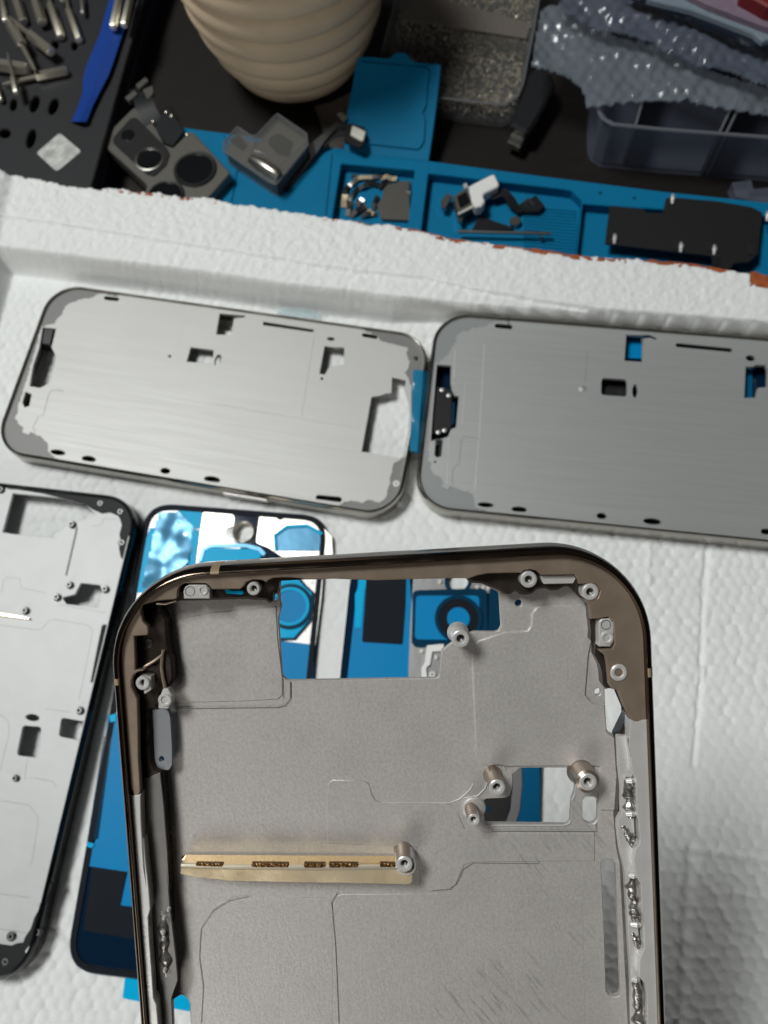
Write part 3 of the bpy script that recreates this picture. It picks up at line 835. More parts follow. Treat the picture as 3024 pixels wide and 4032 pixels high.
# below the rim of the gold frame, seen through its window
flat('frame_plate', F, ((60, 300), (450, 380), (440, 500), (402, 812), (60, 770)), 2.0, 2.3, 'strip', PL)
flat('film_sheet', F, ((60, 330), (290, 370), (330, 420), (384, 470), (365, 650), (265, 770), (60, 772)), 2.3, 2.7, 'cyan', PL)
p = at(*F((235, 560))[0], 3)
mk = 1 / 11.8 * .6028
for r0, r1, zt, m_, nm in ((128, 150, 3.1, 'navyfilm', 'lens_ring'), (108, 127, 3.3, 'cyan', 'lens_ring'), (0, 107, 2.95, 'film', 'lens_film')):
    mb = MB(); mb.lathe([(max(r0 * mk, .001), 2.6), (max(r0 * mk, .001), zt), (r1 * mk, zt), (r1 * mk, 2.6)], 36, (p.x, p.y, 0)); part(nm, mb, Mt[m_], PL, world=True)
part('film_edge', MB().ribbon([(x, y, 2.85) for x, y in atp(F((290, 372), (330, 420), (384, 470), (365, 655), (265, 772), (160, 775)), 2.85)], .8, .25), Mt['navyfilm'], PL, world=True)
flat('main_film', F, ((60, 775), (400, 808), (375, 1100), (330, 1500), (60, 1450)), 2.0, 2.25, 'film', PL)
flat('main_film', K2, ((705, 190), (765, 180), (900, 190), (1000, 600), (960, 1235), (575, 1178), (590, 1080), (640, 980)), 2.0, 2.25, 'film', PL)
flat('main_film', K2, ((835, 1215), (960, 1235), (940, 1455), (790, 1435)), 2.0, 2.25, 'film', PL)
flat('side_film', K2, ((680, 330), (728, 345), (640, 1000), (570, 1010)), 2.25, 2.4, 'navyfilm', PL)
flat('black_sheet', K2, ((600, 1190), (822, 1215), (790, 1440), (900, 1460), (900, 1660), (545, 1600)), 2.0, 2.15, 'adhesive', PL)
for pts in (((715, 195), (760, 180), (762, 230), (720, 240)), ((570, 1020), (620, 1035), (600, 1062), (565, 1050))):
    flat('film_tag', K2, pts, 2.25, 2.7, 'cyan', PL, .4)
flat('pull_tab', K2, ((818, 1900), (930, 1910), (960, 2075), (800, 2042)), .3, .55, 'cyan', PL, .8)
flat('pull_tab', M6, ((470, 1800), (700, 1800), (690, 2062), (475, 2025)), .3, .55, 'cyan', PL, .5)

PR = thing('filmed_back_panel', 'blue phone back panel with square lens film, behind the gold frame window', 'back panel', tuple(at(1750, 3000, 0)), 'blue filmed back panels')
a = Vector((-24.48, 60.1)); dd = Vector((-.088, -.996)); ex = Vector((.996, -.088))
tlr = a - dd * 9
cor = [tlr, tlr + dd * 146, tlr + dd * 146 + ex * 65.5, tlr + ex * 65.5]
part('glass', MB().prism(rnd([tuple(c_) for c_ in cor], 10, 10), .1, 2.0, [atp(F(*circ(1330, 395, 74, 24)), 2)], .35), Mt['glass'], PR, world=True)
flat('main_film', F, ((655, 620), (690, 300), (1010, 300), (1035, 600), (1005, 1030), (990, 1500), (575, 1500), (610, 1030)), 2.0, 2.2, 'film', PR)
flat('cyan_strip', F, ((688, 300), (748, 300), (742, 420), (722, 450), (700, 700), (660, 700), (660, 480), (685, 430)), 2.2, 2.4, 'cyan', PR)
flat('black_sheet', F, ((738, 300), (995, 300), (988, 560), (970, 808), (705, 792), (722, 560)), 2.2, 2.5, 'adhesive', PR, .6)
flat('metal_plate', F, ((1045, 300), (1600, 300), (1560, 480), (1480, 460), (1080, 480), (1035, 560), (1030, 800), (1100, 830), (1240, 820), (1230, 1100), (1005, 1100), (1020, 700)), 2.0, 2.4, 'greyfoil', PR, holes=[F(*circ(1330, 395, 76, 24))])
flat('side_film', F, ((1540, 380), (1640, 420), (1640, 760), (1530, 760)), 2.4, 2.7, 'navyfilm', PR)
flat('lens_frame', F, ((1035, 455), (1520, 440), (1530, 800), (1035, 830)), 2.4, 2.8, 'navyfilm', PR, 2.0)
flat('lens_square', F, ((1058, 490), (1470, 490), (1480, 760), (1460, 780), (1050, 775)), 2.8, 3.1, 'film', PR, 1.5)
p = at(*F((1335, 640))[0], 3.2)
for r0, r1, zt, m_, nm in ((128, 152, 3.5, 'navyfilm', 'lens_ring'), (72, 128, 3.3, 'adhesive', 'lens_ring'), (0, 72, 3.6, 'film', 'lens_film')):
    mb = MB(); mb.lathe([(max(r0 * mk, .001), 3.0), (max(r0 * mk, .001), zt), (r1 * mk, zt), (r1 * mk, 3.0)], 36, (p.x, p.y, 0)); part(nm, mb, Mt[m_], PR, world=True)
mb = MB(); p = at(*F((1330, 395))[0], 2); r_ = 76 * mk
mb.lathe([(r_ * .9, .2), (r_ * .9, 3.0), (r_ * 1.15, 3.0), (r_ * 1.2, 2.3)], 28, (p.x, p.y, 0)); part('camera_ring', mb, Mt['navyfilm'], PR, world=True)
flat('clip_bracket', F, ((1130, 815), (1240, 805), (1235, 850), (1165, 855), (1150, 940), (1125, 960), (1130, 1025), (1095, 1030), (1095, 960), (1115, 930)), 2.4, 3.4, 'white', PR, .3)
for x, y in ((1095, 850), (1190, 890), (1460, 430), (1500, 432), (1530, 440), (1215, 395)):
    p = at(*F((x, y))[0], 3)
    part('rivet', MB().lathe([(0, 3.1), (.5, 3.1), (.75, 2.9), (.8, 2.3)], 14, (p.x, p.y, 0)), Mt['nut'], PR, world=True)
p = at(*F((1165, 1005))[0], 3)
part('rivet', MB().lathe([(.3, 3.0), (.35, 3.3), (1.0, 3.3), (1.1, 3.0), (1.1, 2.3)], 18, (p.x, p.y, 0)), Mt['nut'], PR, world=True)
# lower part seen through the cut-out with two posts
flat('black_sheet', C, ((250, 450), (500, 420), (520, 470), (480, 660), (430, 760), (250, 760)), 2.0, 2.3, 'lensring', PR)
flat('grey_strip', C, ((520, 250), (585, 250), (590, 400), (575, 560), (540, 680), (470, 680), (515, 560), (530, 400)), 2.0, 2.4, 'greyfoil', PR)
flat('main_film', C, ((588, 230), (705, 230), (708, 700), (545, 700), (580, 560), (595, 400)), 2.0, 2.25, 'film2', PR)
p = at(*C((365, 552))[0], 2.5)
part('rivet', MB().lathe([(0, 2.5), (.8, 2.5), (.9, 2.3)], 14, (p.x, p.y, 0)), Mt['navyfilm'], PR, world=True)
# ================================================================== GOLD FRAME HELD UP IN FRONT
th_, ph_ = math.radians(3.5), math.radians(3.25)
Vc = Vector((-math.sin(ph_) * math.cos(th_), -math.cos(ph_) * math.cos(th_), -math.sin(th_))).normalized()
Uc = Vector((math.cos(ph_), -math.sin(ph_), 0)); Uc = (Uc - Vc * Uc.dot(Vc)).normalized()
Nc = Uc.cross(Vc)
Oc = Vector(((1500 - CX) / FPX, (2180 - CY) / FPX, 1)) * 102.8
FM = Matrix.Identity(4)
for k, v in enumerate((Uc, Vc, Nc)):
    FM.col[k][:3] = cv2w(v)
FM.translation = CAM + cv2w(Oc)
FMi = FM.inverted(); FCAM = FMi @ CAM
def fl(pts, h=0.0):
    """pixels -> frame-local (u, v) on the plane local z = h"""
    out = []
    for x, y in pts:
        d = FMi.to_3x3() @ ray(x, y)
        t = (h - FCAM.z) / d.z
        q = FCAM + d * t
        out.append((q.x, q.y))
    return out
GF = thing('gold_phone_frame', 'gold bronze phone frame with rounded top, held up close before everything else', 'phone frame', FM, 'bare metal phone frames')
GW, GH, GR = 72.2, 147.6, 13.2
GC = (-.6, -.3 - GH / 2)
band = [(0, -4.2), (.05, -2.6), (.18, -1.5), (.42, -.66), (.70, -.2), (.95, -.02), (1.12, 0), (1.24, -.12), (1.29, -.5), (1.32, -1.2), (2.6, -3.2), (2.9, -7.0), (1.8, -7.6), (1.1, -7.5), (.45, -6.9), (.1, -5.8)]
part('outer_band', ring_sweep(GW, GH, GR, band, GC, 20), Mt['band'], GF, sharp=50)
def outer(inset, seg=20):
    return [(x + GC[0], y + GC[1]) for x, y in rrect(GW, GH, GR, inset, seg)]
PZ = -5.4                                             # face of the mid plate
hole_px = [
    F((176, 300), (172, 372), (172, 520), (182, 555), (160, 640), (185, 1008), (197, 1028), (218, 1042), (242, 1046), (1188, 1030), (1205, 1022), (1215, 1000), (1225, 850), (1290, 800), (1360, 745), (1440, 726), (1570, 728), (1600, 718), (1615, 690), (1602, 470), (1530, 430), (1440, 400), (1400, 300)),
    rnd(C((528, 330), (580, 288), (925, 288), (945, 300), (935, 440), (915, 500), (905, 640), (880, 662), (350, 655), (345, 640), (340, 500), (360, 490), (480, 485), (510, 470), (530, 400)), 10),
    C((985, 500), (1005, 478), (1060, 478), (1085, 500), (1085, 620), (1065, 648), (1035, 656), (1005, 645), (985, 615)),
    B((1130, 1020), (1165, 1012), (1205, 1022), (1240, 1060), (1262, 1110), (1285, 1180), (1275, 1270), (1245, 1310), (1205, 1325), (1160, 1305), (1138, 1270)),
    G((478, 350), (500, 330), (560, 330), (582, 360), (600, 800), (620, 1265), (608, 1295), (575, 1305), (535, 1295), (514, 1260), (500, 800)),
    M6((478, 1960), (490, 1925), (540, 1890), (580, 1868), (630, 1885), (670, 1930), (688, 1975), (700, 2330), (490, 2330)),
    e2(A, 1415, 937, 24, 32), e2(B, 568, 456, 24, 24), e2(B, 1085, 1036, 22, 24),
    Dz((405, 615), (420, 605), (540, 608), (560, 660), (572, 900), (575, 1060), (548, 1105), (460, 1100), (428, 1050)),
]
gh = [fl(h, PZ) for h in hole_px]
part('mid_plate', MB().prism(outer(2.4), -6.3, PZ, gh, .1), Mt['plate'], GF)
# stepped fields on the plate
def step(pts, dz=.14, r=0.0, ch=.12, z=PZ, holes=()):
    q = fl(pts, z); q = rnd(q, r) if r else q
    return part('stepped_field', MB().prism(q, z - .02, z + dz, [fl(h, z) for h in holes], min(ch, dz * .9), bottom=False), Mt['plate'], GF)
step(A((575, 1640), (568, 1200), (590, 1150), (640, 1112), (900, 1060), (1430, 1010), (1440, 1250)) + Dz((1478, 340), (1480, 490), (1440, 525), (1200, 540), (650, 552), (612, 552)), .16)
step(B((262, 760), (300, 700), (480, 640), (575, 637), (625, 632), (648, 600), (655, 520), (680, 482), (720, 472), (1022, 466), (1042, 700), (1022, 790), (1000, 1050), (1040, 1100), (1128, 1115), (1140, 1290), (1200, 1335)) + C((1222, 300), (1210, 560), (1100, 560), (1100, 275), (960, 270), (480, 275), (440, 266), (345, 264), (305, 240), (290, 215)), .36, ch=.16)
step(D((706, 1740), (709, 1692), (718, 1684), (785, 1685), (797, 1692), (804, 1715), (812, 1728), (824, 1733), (966, 1733), (985, 1745), (1004, 1790), (1060, 1798), (1285, 1798), (1285, 1860), (1020, 1862), (1003, 1868), (985, 1910), (965, 1924), (905, 1925), (905, 1830), (708, 1822)), .13)
step(D((434, 2400), (431, 2015), (438, 1985), (452, 1965), (475, 1950), (520, 1942), (700, 1938), (718, 1952), (718, 2400)), .03)
step(D((720, 2400), (719.6, 1960), (724, 1940), (736, 1932), (985, 1930), (1160, 1935), (1258, 1940), (1268, 2400)), .03)
# satin ledge around the top, its inner edge traced
tan_in = Dz((245, 1265), (262, 1312), (298, 1308), (318, 1280), (312, 1150), (302, 1000), (300, 750), (292, 520), (262, 462), (244, 420), (244, 370), (262, 325), (300, 300), (345, 292), (345, 285), (276, 285)) \
    + A((275, 1440), (268, 1256), (375, 1248), (384, 1225), (375, 1170), (335, 1130), (322, 1050), (330, 1000), (450, 968), (600, 955), (618, 940), (622, 880), (640, 842), (680, 822), (850, 822), (882, 845), (900, 872), (1130, 872), (1160, 850), (1178, 815), (1230, 792), (1310, 797), (1345, 815), (1360, 800), (1400, 780), (1458, 776)) \
    + F((178, 370), (240, 371), (300, 376), (340, 386), (450, 384), (520, 380), (610, 384), (800, 391), (1000, 384), (1260, 377), (1385, 377)) \
    + B((232, 300), (300, 275), (370, 262), (540, 258), (585, 258), (600, 242), (640, 236), (682, 244), (712, 272), (935, 270), (955, 300), (960, 330), (985, 330), (1030, 325), (1075, 338), (1100, 380), (1085, 420), (1030, 440), (985, 430), (1030, 470), (1040, 560), (1090, 555), (1150, 545), (1188, 575), (1196, 720), (1180, 755), (1090, 765), (1135, 800), (1150, 870), (1160, 990), (1180, 1018), (1215, 1025), (1250, 1120), (1285, 1190), (1310, 1225), (1345, 1235), (1375, 1222))
LZ = -1.0
tin = fl(tan_in, LZ)
o_ = outer(1.25)
# outer outline from the right end, over the top, to the left end
yl, yr = tin[0][1], tin[-1][1]
right = [p for p in o_ if p[0] > GC[0] and p[1] > yr]; left = [p for p in o_ if p[0] <= GC[0] and p[1] > yl]
xo_r, xo_l = GC[0] + GW / 2 - 1.25, GC[0] - GW / 2 + 1.25
ledge = [(xo_r, yr)] + right + left + [(xo_l, yl)] + tin
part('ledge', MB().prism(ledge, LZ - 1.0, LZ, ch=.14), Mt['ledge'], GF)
# lower, darker ledge against the inner wall
WZ = -3.0
wall_in = Dz((560, 2400), (552, 2070), (545, 1800), (515, 1400), (492, 1110), (440, 1090), (418, 1040), (400, 620), (455, 600), (460, 500), (500, 440), (560, 420), (592, 360), (580, 200)) \
    + A((560, 1400), (540, 1250), (532, 1120), (500, 1060), (480, 1015), (640, 968), (900, 962), (1180, 955), (1250, 962), (1330, 965), (1370, 985), (1395, 975), (1400, 900), (1440, 870), (1458, 776)) \
    + F((178, 366), (800, 384), (1385, 370)) \
    + B((232, 305), (260, 325), (330, 330), (380, 352), (440, 372), (470, 395), (510, 402), (545, 380), (580, 400), (620, 405), (660, 395), (690, 368), (740, 360), (780, 376), (830, 372), (870, 350), (905, 352), (930, 380), (960, 410), (1000, 448), (1028, 470), (1034, 560), (1045, 640), (1042, 700), (1075, 720), (1070, 800), (1085, 830), (1105, 870), (1118, 920), (1122, 990), (1135, 1012), (1215, 1025), (1285, 1190)) \
    + C((1215, 90), (1228, 300), (1235, 380)) + G((600, 60), (620, 300), (645, 420), (660, 700), (680, 1100), (700, 1490), (715, 1800))
win = fl(wall_in, WZ)
lo = min(win[0][1], win[-1][1])
right = [p for p in outer(2.6) if p[0] > GC[0] and p[1] > win[-1][1]]; left = [p for p in outer(2.6) if p[0] <= GC[0] and p[1] > win[0][1]]
poly = [(GC[0] + GW / 2 - 2.6, win[-1][1])] + right + left + [(GC[0] - GW / 2 + 2.6, win[0][1])] + win
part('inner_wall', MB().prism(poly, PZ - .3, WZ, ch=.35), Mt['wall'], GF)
q1 = fl(Dz((330, 1180), (345, 1500), (360, 1800), (385, 2070)) + M6((180, 560), (205, 900), (200, 1300), (240, 1700), (300, 2212), (330, 2500)), WZ + .12)
q2 = fl(Dz((478, 1125), (508, 1400), (538, 1790), (545, 2070)) + M6((415, 300), (440, 700), (455, 860), (520, 1400), (545, 1690), (470, 1900), (485, 2300), (490, 2500)), WZ + .12)
part('wall_panel', MB().prism(q1 + q2[::-1], WZ - .3, WZ + .12, ch=.08), Mt['lowwall'], GF)
# bare aluminium side strips
def side_strip(outer_x, inner_px, z0, z1, m='strip'):
    q = fl(inner_px, z1)
    pts = [(outer_x, q[0][1])] + q + [(outer_x, q[-1][1])]
    return part('side_strip', MB().prism(pts, z0, z1, ch=.1), Mt[m], GF)
side_strip(xo_l, Dz((262, 1312), (300, 1308), (318, 1302), (322, 1500), (335, 1750), (345, 1900), (360, 2070)) + M6((140, 0), (165, 300), (200, 600), (218, 850), (192, 940), (205, 1200), (235, 1600), (255, 1900), (290, 1980), (310, 2212), (330, 2500)), WZ - .2, LZ)
side_strip(xo_r, B((1378, 1218), (1330, 1232), (1295, 1215), (1290, 1400)) + C((1280, 100), (1300, 220), (1310, 330), (1335, 360), (1340, 590), (1355, 640), (1360, 780), (1330, 820), (1320, 900), (1335, 1000), (1365, 1040), (1375, 1240)) + G((772, 600), (780, 800), (786, 960), (752, 1040), (748, 1160), (790, 1210), (806, 1300), (806, 1490), (820, 1800)), WZ - .2, LZ)
side_strip(fl(C((1300, 100)), -2.4)[0][0], C((1215, 85), (1225, 290), (1240, 420), (1240, 590), (1215, 640), (1215, 690), (1232, 830)) + G((618, 280), (648, 420), (668, 800), (690, 1150), (700, 1490), (715, 1800)), WZ - .3, -2.2)
# antenna breaks
for px in (A((885, 640), (955, 630), (948, 720), (884, 720)), A((100, 1600), (135, 1600), (138, 1650), (102, 1650)), B((1370, 880), (1425, 885), (1425, 935), (1375, 930))):
    q = fl(px, -.4)
    cx_ = sum(p[0] for p in q) / 4; cy_ = sum(p[1] for p in q) / 4
    horiz = cy_ > -3
    rings = []
    for d, z in band[:10]:
        d2, z2 = d - .02, z + .025
        if horiz:
            y = GC[1] + GH / 2 - d2; rings.append([(q[0][0], y, z2), (q[1][0], y, z2)])
        else:
            s_ = 1 if cx_ > 0 else -1
            x = GC[0] + s_ * (GW / 2 - d2); ys_ = (q[0][1], q[2][1]); rings.append([(x, ys_[0], z2), (x, ys_[1], z2)] if s_ > 0 else [(x, ys_[0], z2), (x, ys_[1], z2)])
    mb = MB(); mb.loft(rings, False); part('antenna_break', mb, Mt['band_line'], GF)
# nuts on the ledge
def nut(px, r, h, base, m='nut', hexed=False):
    p = fl(px, h)[0]
    prof = [(r * .44, h - 1.0), (r * .48, h - .18), (r * .62, h), (r * .86, h), (r, h - .14), (r, base)]
    o = part('screw_nut', MB().lathe(prof, 28, (p[0], p[1], 0)), Mt[m], GF)
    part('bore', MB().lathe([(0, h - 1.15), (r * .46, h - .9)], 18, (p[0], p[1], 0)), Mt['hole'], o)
    part('glint_block', MB().box((p[0] + r * .12, p[1] - r * .24, h - .75), (r * .2, r * .2, .4)), Mt['nut'], o)  # bright block in the bore stands in for a highlight
    return o
k_ = .4822 / 29.5; kb = .6028 / 29.5
nut(A((1240, 868)), 54 * k_, -.75, -2.5); nut(Dz((335, 396)), 58 * k_, -.85, -3.1); nut(Dz((516, 535)), 58 * k_, -2.0, -3.6)
nut(B((635, 302)), 54 * kb, -.7, -2.8); nut(B((1038, 384)), 55 * kb, -.75, -2.8); nut(B((1225, 912)), 56 * kb, -.75, -2.8)
q = fl(Dz((345, 330), (405, 345), (405, 450), (345, 490)), -1.2); part('nut_tab', MB().prism(rnd(q, .2), -3.1, -1.2, ch=.08), Mt['nut'], GF)
q = fl(A((672, 950), (668, 890), (682, 852), (715, 836), (850, 836), (880, 865), (884, 948)), -1.1); o = part('nut_plate', MB().prism(q, -3.1, -1.1, ch=.1), Mt['nut'], GF)
nut(A((828, 882)), 44 * k_, -.95, -1.2); p = fl(A((722, 888)), -1.1)[0]; part('rivet_ring', MB().tube([(p[0] + .62 * math.cos(t), p[1] + .62 * math.sin(t), -1.08) for t in [i * .314 for i in range(21)]], .05, 6), Mt['steel'], GF)
q = fl(B((1095, 740), (1092, 580), (1110, 560), (1165, 556), (1188, 585), (1188, 710), (1165, 740)), -1.2); part('nut_plate', MB().prism(q, -3.2, -1.2, ch=.1), Mt['nut'], GF)
nut(B((1148, 685)), 44 * kb, -1.02, -1.3); p = fl(B((1138, 597)), -1.2)[0]; part('rivet_ring', MB().tube([(p[0] + .62 * math.cos(t), p[1] + .62 * math.sin(t), -1.18) for t in [i * .314 for i in range(21)]], .05, 6), Mt['steel'], GF)
q = fl(B((710, 275), (930, 272), (942, 295), (925, 328), (730, 332)), -1.9); part('bright_window', MB().prism(rnd(q, .3), -3.1, -1.9, ch=.1), Mt['strip'], GF)
q = fl(A((1005, 878), (1040, 872), (1055, 885), (1150, 885), (1160, 905), (1140, 915), (1020, 905)), -2.4); part('blue_window', MB().prism(q, -3.1, -2.4), Mt['cyan'], GF)
for px, r in ((A((385, 1312)), 34 * k_), (Dz((392, 1645)), 26 * k_), (M6((265, 640)), 14 * .331 / 29.5)):
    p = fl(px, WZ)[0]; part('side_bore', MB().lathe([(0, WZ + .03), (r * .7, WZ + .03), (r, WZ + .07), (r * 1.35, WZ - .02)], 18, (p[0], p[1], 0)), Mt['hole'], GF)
# bracket and wall ribs at the left
q = fl(Dz((460, 605), (470, 520), (500, 440), (545, 440), (578, 500), (575, 560), (545, 605)), -2.2); part('ring_bracket', MB().prism(rnd(q, .3), -3.6, -2.2, ch=.12), Mt['strip'], GF)
q = fl(Dz((402, 622), (420, 606), (545, 610), (562, 680), (575, 900), (577, 1060), (552, 1105), (450, 1102), (426, 1050)), -3.6)
hq = fl(e2(Dz, 490, 1015, 20, 24), -3.6)
part('grey_flap', MB().prism(rnd(q, .4), -4.2, -3.6, [hq], .06), Mt['grey'], GF)
for pts, r, z in ((Dz((280, 285), (330, 270), (420, 220), (495, 165), (505, 120)), .22, -2.6), (Dz((495, 165), (490, 260), (500, 340), (520, 440)), .25, -2.7), (A((450, 985), (520, 990), (610, 965)), .18, -2.5)):
    part('wall_rib', MB().tube([(x, y, z) for x, y in fl(pts, z)], r, 8), Mt['ledge'], GF)
# tall posts standing on the plate
def post(px, r, h=-.9, m='copper', r2=None):
    p = fl(px, h)[0]; r2 = r2 or r
    side = part('screw_post', MB().lathe([(r * 1.0, h - .1), (r2, h - .35), (r2, PZ + .5), (r2 * 1.25, PZ)], 28, (p[0], p[1], 0)), Mt[m], GF)
    part('post_top', MB().lathe([(r * .44, h - 1.0), (r * .48, h - .2), (r * .62, h), (r * .88, h), (r, h - .1)], 28, (p[0], p[1], 0)), Mt['nut'], side)
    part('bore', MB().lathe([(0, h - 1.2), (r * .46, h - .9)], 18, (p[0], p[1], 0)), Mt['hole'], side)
    part('glint_block', MB().box((p[0] + r * .1, p[1] - r * .26, h - .72), (r * .2, r * .22, .4)), Mt['nut'], side)  # highlight inside the post bore, built as a small bright block
    return side
post(B((190, 690)), 58 * kb, -1.2, 'strip'); post(C((428, 418)), 54 * kb, -1.0); post(C((274, 630)), 42 * kb, -1.2)
post(C((1022, 382)), 58 * kb, -1.4, 'copper', 78 * kb); post(E((1522, 388)), 42 * .7836 / 29.5, -1.4)
p = fl(C((272, 548)), PZ)[0]; part('post_foot', MB().lathe([(0, PZ + .5), (1.35, PZ + .5), (1.6, PZ + .35), (1.75, PZ)], 28, (p[0], p[1], 0)), Mt['plate'], GF)
p = fl(E((1528, 372)), PZ + 2)[0]; part('post_collar', MB().lathe([(1.1, PZ + 3.2), (1.38, PZ + 3.2), (1.45, PZ + 3.0), (1.45, PZ)], 28, (p[0], p[1], 0)), Mt['strip'], GF)
# small rib joining post to the stepped field, bright edges along machined steps
for pts, r in ((C((395, 662), (860, 662), (895, 650), (905, 632)), .14), (D((824, 1733), (968, 1733)), .07), (C((925, 300), (945, 280), (985, 262), (1060, 262), (1085, 275)), .12), (C((470, 270), (478, 300)), .1), (C((915, 500), (935, 460)), .12),
               (C((0, 515), (120, 515), (180, 490), (250, 430), (272, 390)), .09), (C((200, 485), (300, 470), (350, 420), (370, 360)), .1)):
    part('machined_edge', MB().tube([(x, y, PZ + .05) for x, y in fl(pts, PZ)], r, 8), Mt['strip'], GF)
for pts, w in ((C((385, 700), (1080, 703), (1072, 655)), .1), (C((1085, 450), (1085, 520)), .08), (C((0, 1090), (120, 1080), (165, 1040), (205, 950), (270, 908), (700, 912)), .06), (E((500, 1189), (510, 1000), (490, 850), (500, 710), (560, 620), (640, 570), (740, 548)), .08), (E((1192, 1189), (1175, 800), (1155, 580), (1185, 530)), .08),
               (Dz((610, 600), (1000, 596), (1440, 590), (1500, 575), (1540, 520), (1540, 380)), .1), (F((186, 1030), (190, 1160)), .08), (F((238, 1050), (240, 1160)), .08), (B((1220, 1330), (1230, 1490)), .14), (B((1290, 1220), (1295, 1490)), .1), (B((1060, 1180), (1065, 1250), (1130, 1270)), .07)):
    part('groove', MB().ribbon([(x, y, PZ + .17) for x, y in fl(pts, PZ + .15)], w * .8, .05), Mt['lowwall'], GF)
# gilded contact strip
bz = PZ
top_e = fl(E((400, 398), (620, 405), (1100, 410), (1560, 405)), PZ + 3.0)
bot_e = fl(E((395, 436), (430, 448), (560, 462), (640, 472), (900, 478), (1300, 484), (1545, 490), (1562, 478)), PZ + 3.0)
foot_e = fl(E((405, 362), (1480, 368)), PZ)
o = part('contact_strip', MB().loft([
    [(foot_e[0][0], foot_e[0][1] + .55, PZ + .02), (foot_e[1][0], foot_e[1][1] + .55, PZ + .02)],
    [(foot_e[0][0], foot_e[0][1], PZ + .18), (foot_e[1][0], foot_e[1][1], PZ + .18)],
    [(top_e[0][0], top_e[0][1] + .25, PZ + .25), (top_e[-1][0], top_e[-1][1] + .25, PZ + .25)],
    [(top_e[0][0], top_e[0][1], PZ + 2.8), (top_e[-1][0], top_e[-1][1], PZ + 2.8)]], False), Mt['goldwall'], GF)
fl_poly = [(top_e[0][0], top_e[0][1] + .05)] + bot_e + [(top_e[-1][0] + .1, top_e[-1][1])]
part('gold_flange', MB().prism(fl_poly, PZ + 2.55, PZ + 3.0, ch=.12), Mt['gold'], o)
part('flange_lip', MB().tube([(x, y + .12, PZ + 2.9) for x, y in top_e], .36, 10), Mt['goldlip'], o)
for x0, x1, w_ in ((472, 610, 20), (752, 940, 26), (1016, 1125, 28), (1142, 1290, 24), (1398, 1480, 26)):
    q = fl(E((x0, 384), (x1, 386), (x1, 386 + w_), (x0, 384 + w_)), PZ + 3.2)
    part('weld_pad', MB().prism(rnd(q, .15), PZ + 2.5, PZ + 3.22, ch=.12), Mt['weldpad'], o)
# lumpy spot welds along both sides
def weld(px, r, z, lump=.35, seed=0):
    q = fl(px, z); mb = MB(); rings = []
    n = 26; a, b = Vector(q[0]), Vector(q[-1])
    for i in range(n):
        s = i / (n - 1); p = a.lerp(b, s)
        rr = r * (math.sin(math.pi * min(max(s, .04), .96)) ** .3) * (.8 + lump * noise.noise(Vector((s * 6, seed, 2))))
        ox = .35 * noise.noise(Vector((s * 6, seed + 5, 1)))
        ring = []
        for k in range(14):
            t = 2 * math.pi * k / 14
            w = 1 + .2 * noise.noise(Vector((s * 8, k * .5, seed)))
            ring.append((p.x + ox + rr * math.cos(t) * w, p.y, z + rr * .7 * math.sin(t) * w))
        rings.append(ring)
    mb.loft(rings, True, True)
    return part('spot_weld', mb, Mt['weld'], GF, sharp=70)
weld(C((1288, 345), (1305, 610)), 1.25, -2.3, .5, 1); weld(C((1310, 985), (1345, 1270)), 1.25, -2.3, .5, 2); weld(G((715, 570), (725, 800)), 1.0, -2.3, .6, 3)
weld(G((735, 1165), (765, 1560)), 1.3, -2.3, .5, 4); weld(M6((370, 850), (420, 1640)), 1.1, -3.2, .5, 5)
weld(C((1255, 660), (1330, 820)), .9, -2.4, .3, 6); weld(G((705, 840), (760, 980)), .75, -2.4, .3, 7)
for px in (C((1270, 375), (1330, 372)), C((1270, 590), (1330, 590)), C((1290, 992), (1340, 995)), G((690, 790), (760, 795)), G((700, 1180), (745, 1185))):
    q = fl(px, -1.5); part('weld_bead', MB().tube([(q[0][0], q[0][1], -1.6), ((q[0][0] + q[1][0]) / 2, (q[0][1] + q[1][1]) / 2 + .1, -1.35), (q[1][0], q[1][1], -1.6)], [.3, .42, .28], 10), Mt['nut'], GF)
for px in (M6((385, 1585)), M6((375, 960)), M6((368, 1140)), M6((368, 1210)), M6((430, 860))):
    q = fl(px, -2.0)[0]; part('weld_bead', MB().lathe([(0, -1.85), (.15, -1.9), (.26, -2.1), (.28, -2.5)], 12, (q[0], q[1], 0)), Mt['nut'], GF)
# ================================================================== CLUTTER ON THE DESK (z = -25)
DZ = -25.0
def zpoly(px, z, r=0):
    q = atp(px, z); return rnd(q, r) if r else q
# ---- blue silicone mat
MT = -18.0
mo = [(480, 470), (893, 524), (1340, 583), (1686, 632)] + \
Z4((0, 1235), (900, 1350), (1659, 1430), (2200, 1500), (2200, 2600), (-2600, 1500))
w1 = Z2((1068, 1068), (1550, 1112), (1500, 1500), (1465, 1700), (980, 1660), (1010, 1420))
w2 = Z3((388, 1415), (1500, 1545), (1560, 1558), (1640, 1635), (1640, 1660), (1580, 2200), (1500, 2500), (300, 2300), (330, 1880))
w3 = Z4((345, 1440), (540, 1456), (1100, 1490), (2100, 1560), (2100, 2300), (230, 2200), (300, 1800))
ms = thing('silicone_work_mat', 'blue silicone work mat with wells and an upright tab, behind the foam tray', 'work mat', tuple(at(1700, 800, DZ)))
part('mat_top', MB().prism(zpoly(mo, MT), DZ + 2, MT, [zpoly(w, MT, .8) for w in (w1, w2, w3)], .35), Mt['mat_'], ms, world=True)
part('mat_base', MB().prism(offs(ccw(zpoly(mo, MT)), .3), DZ + .1, DZ + 2.2), Mt['mat_'], ms, world=True)
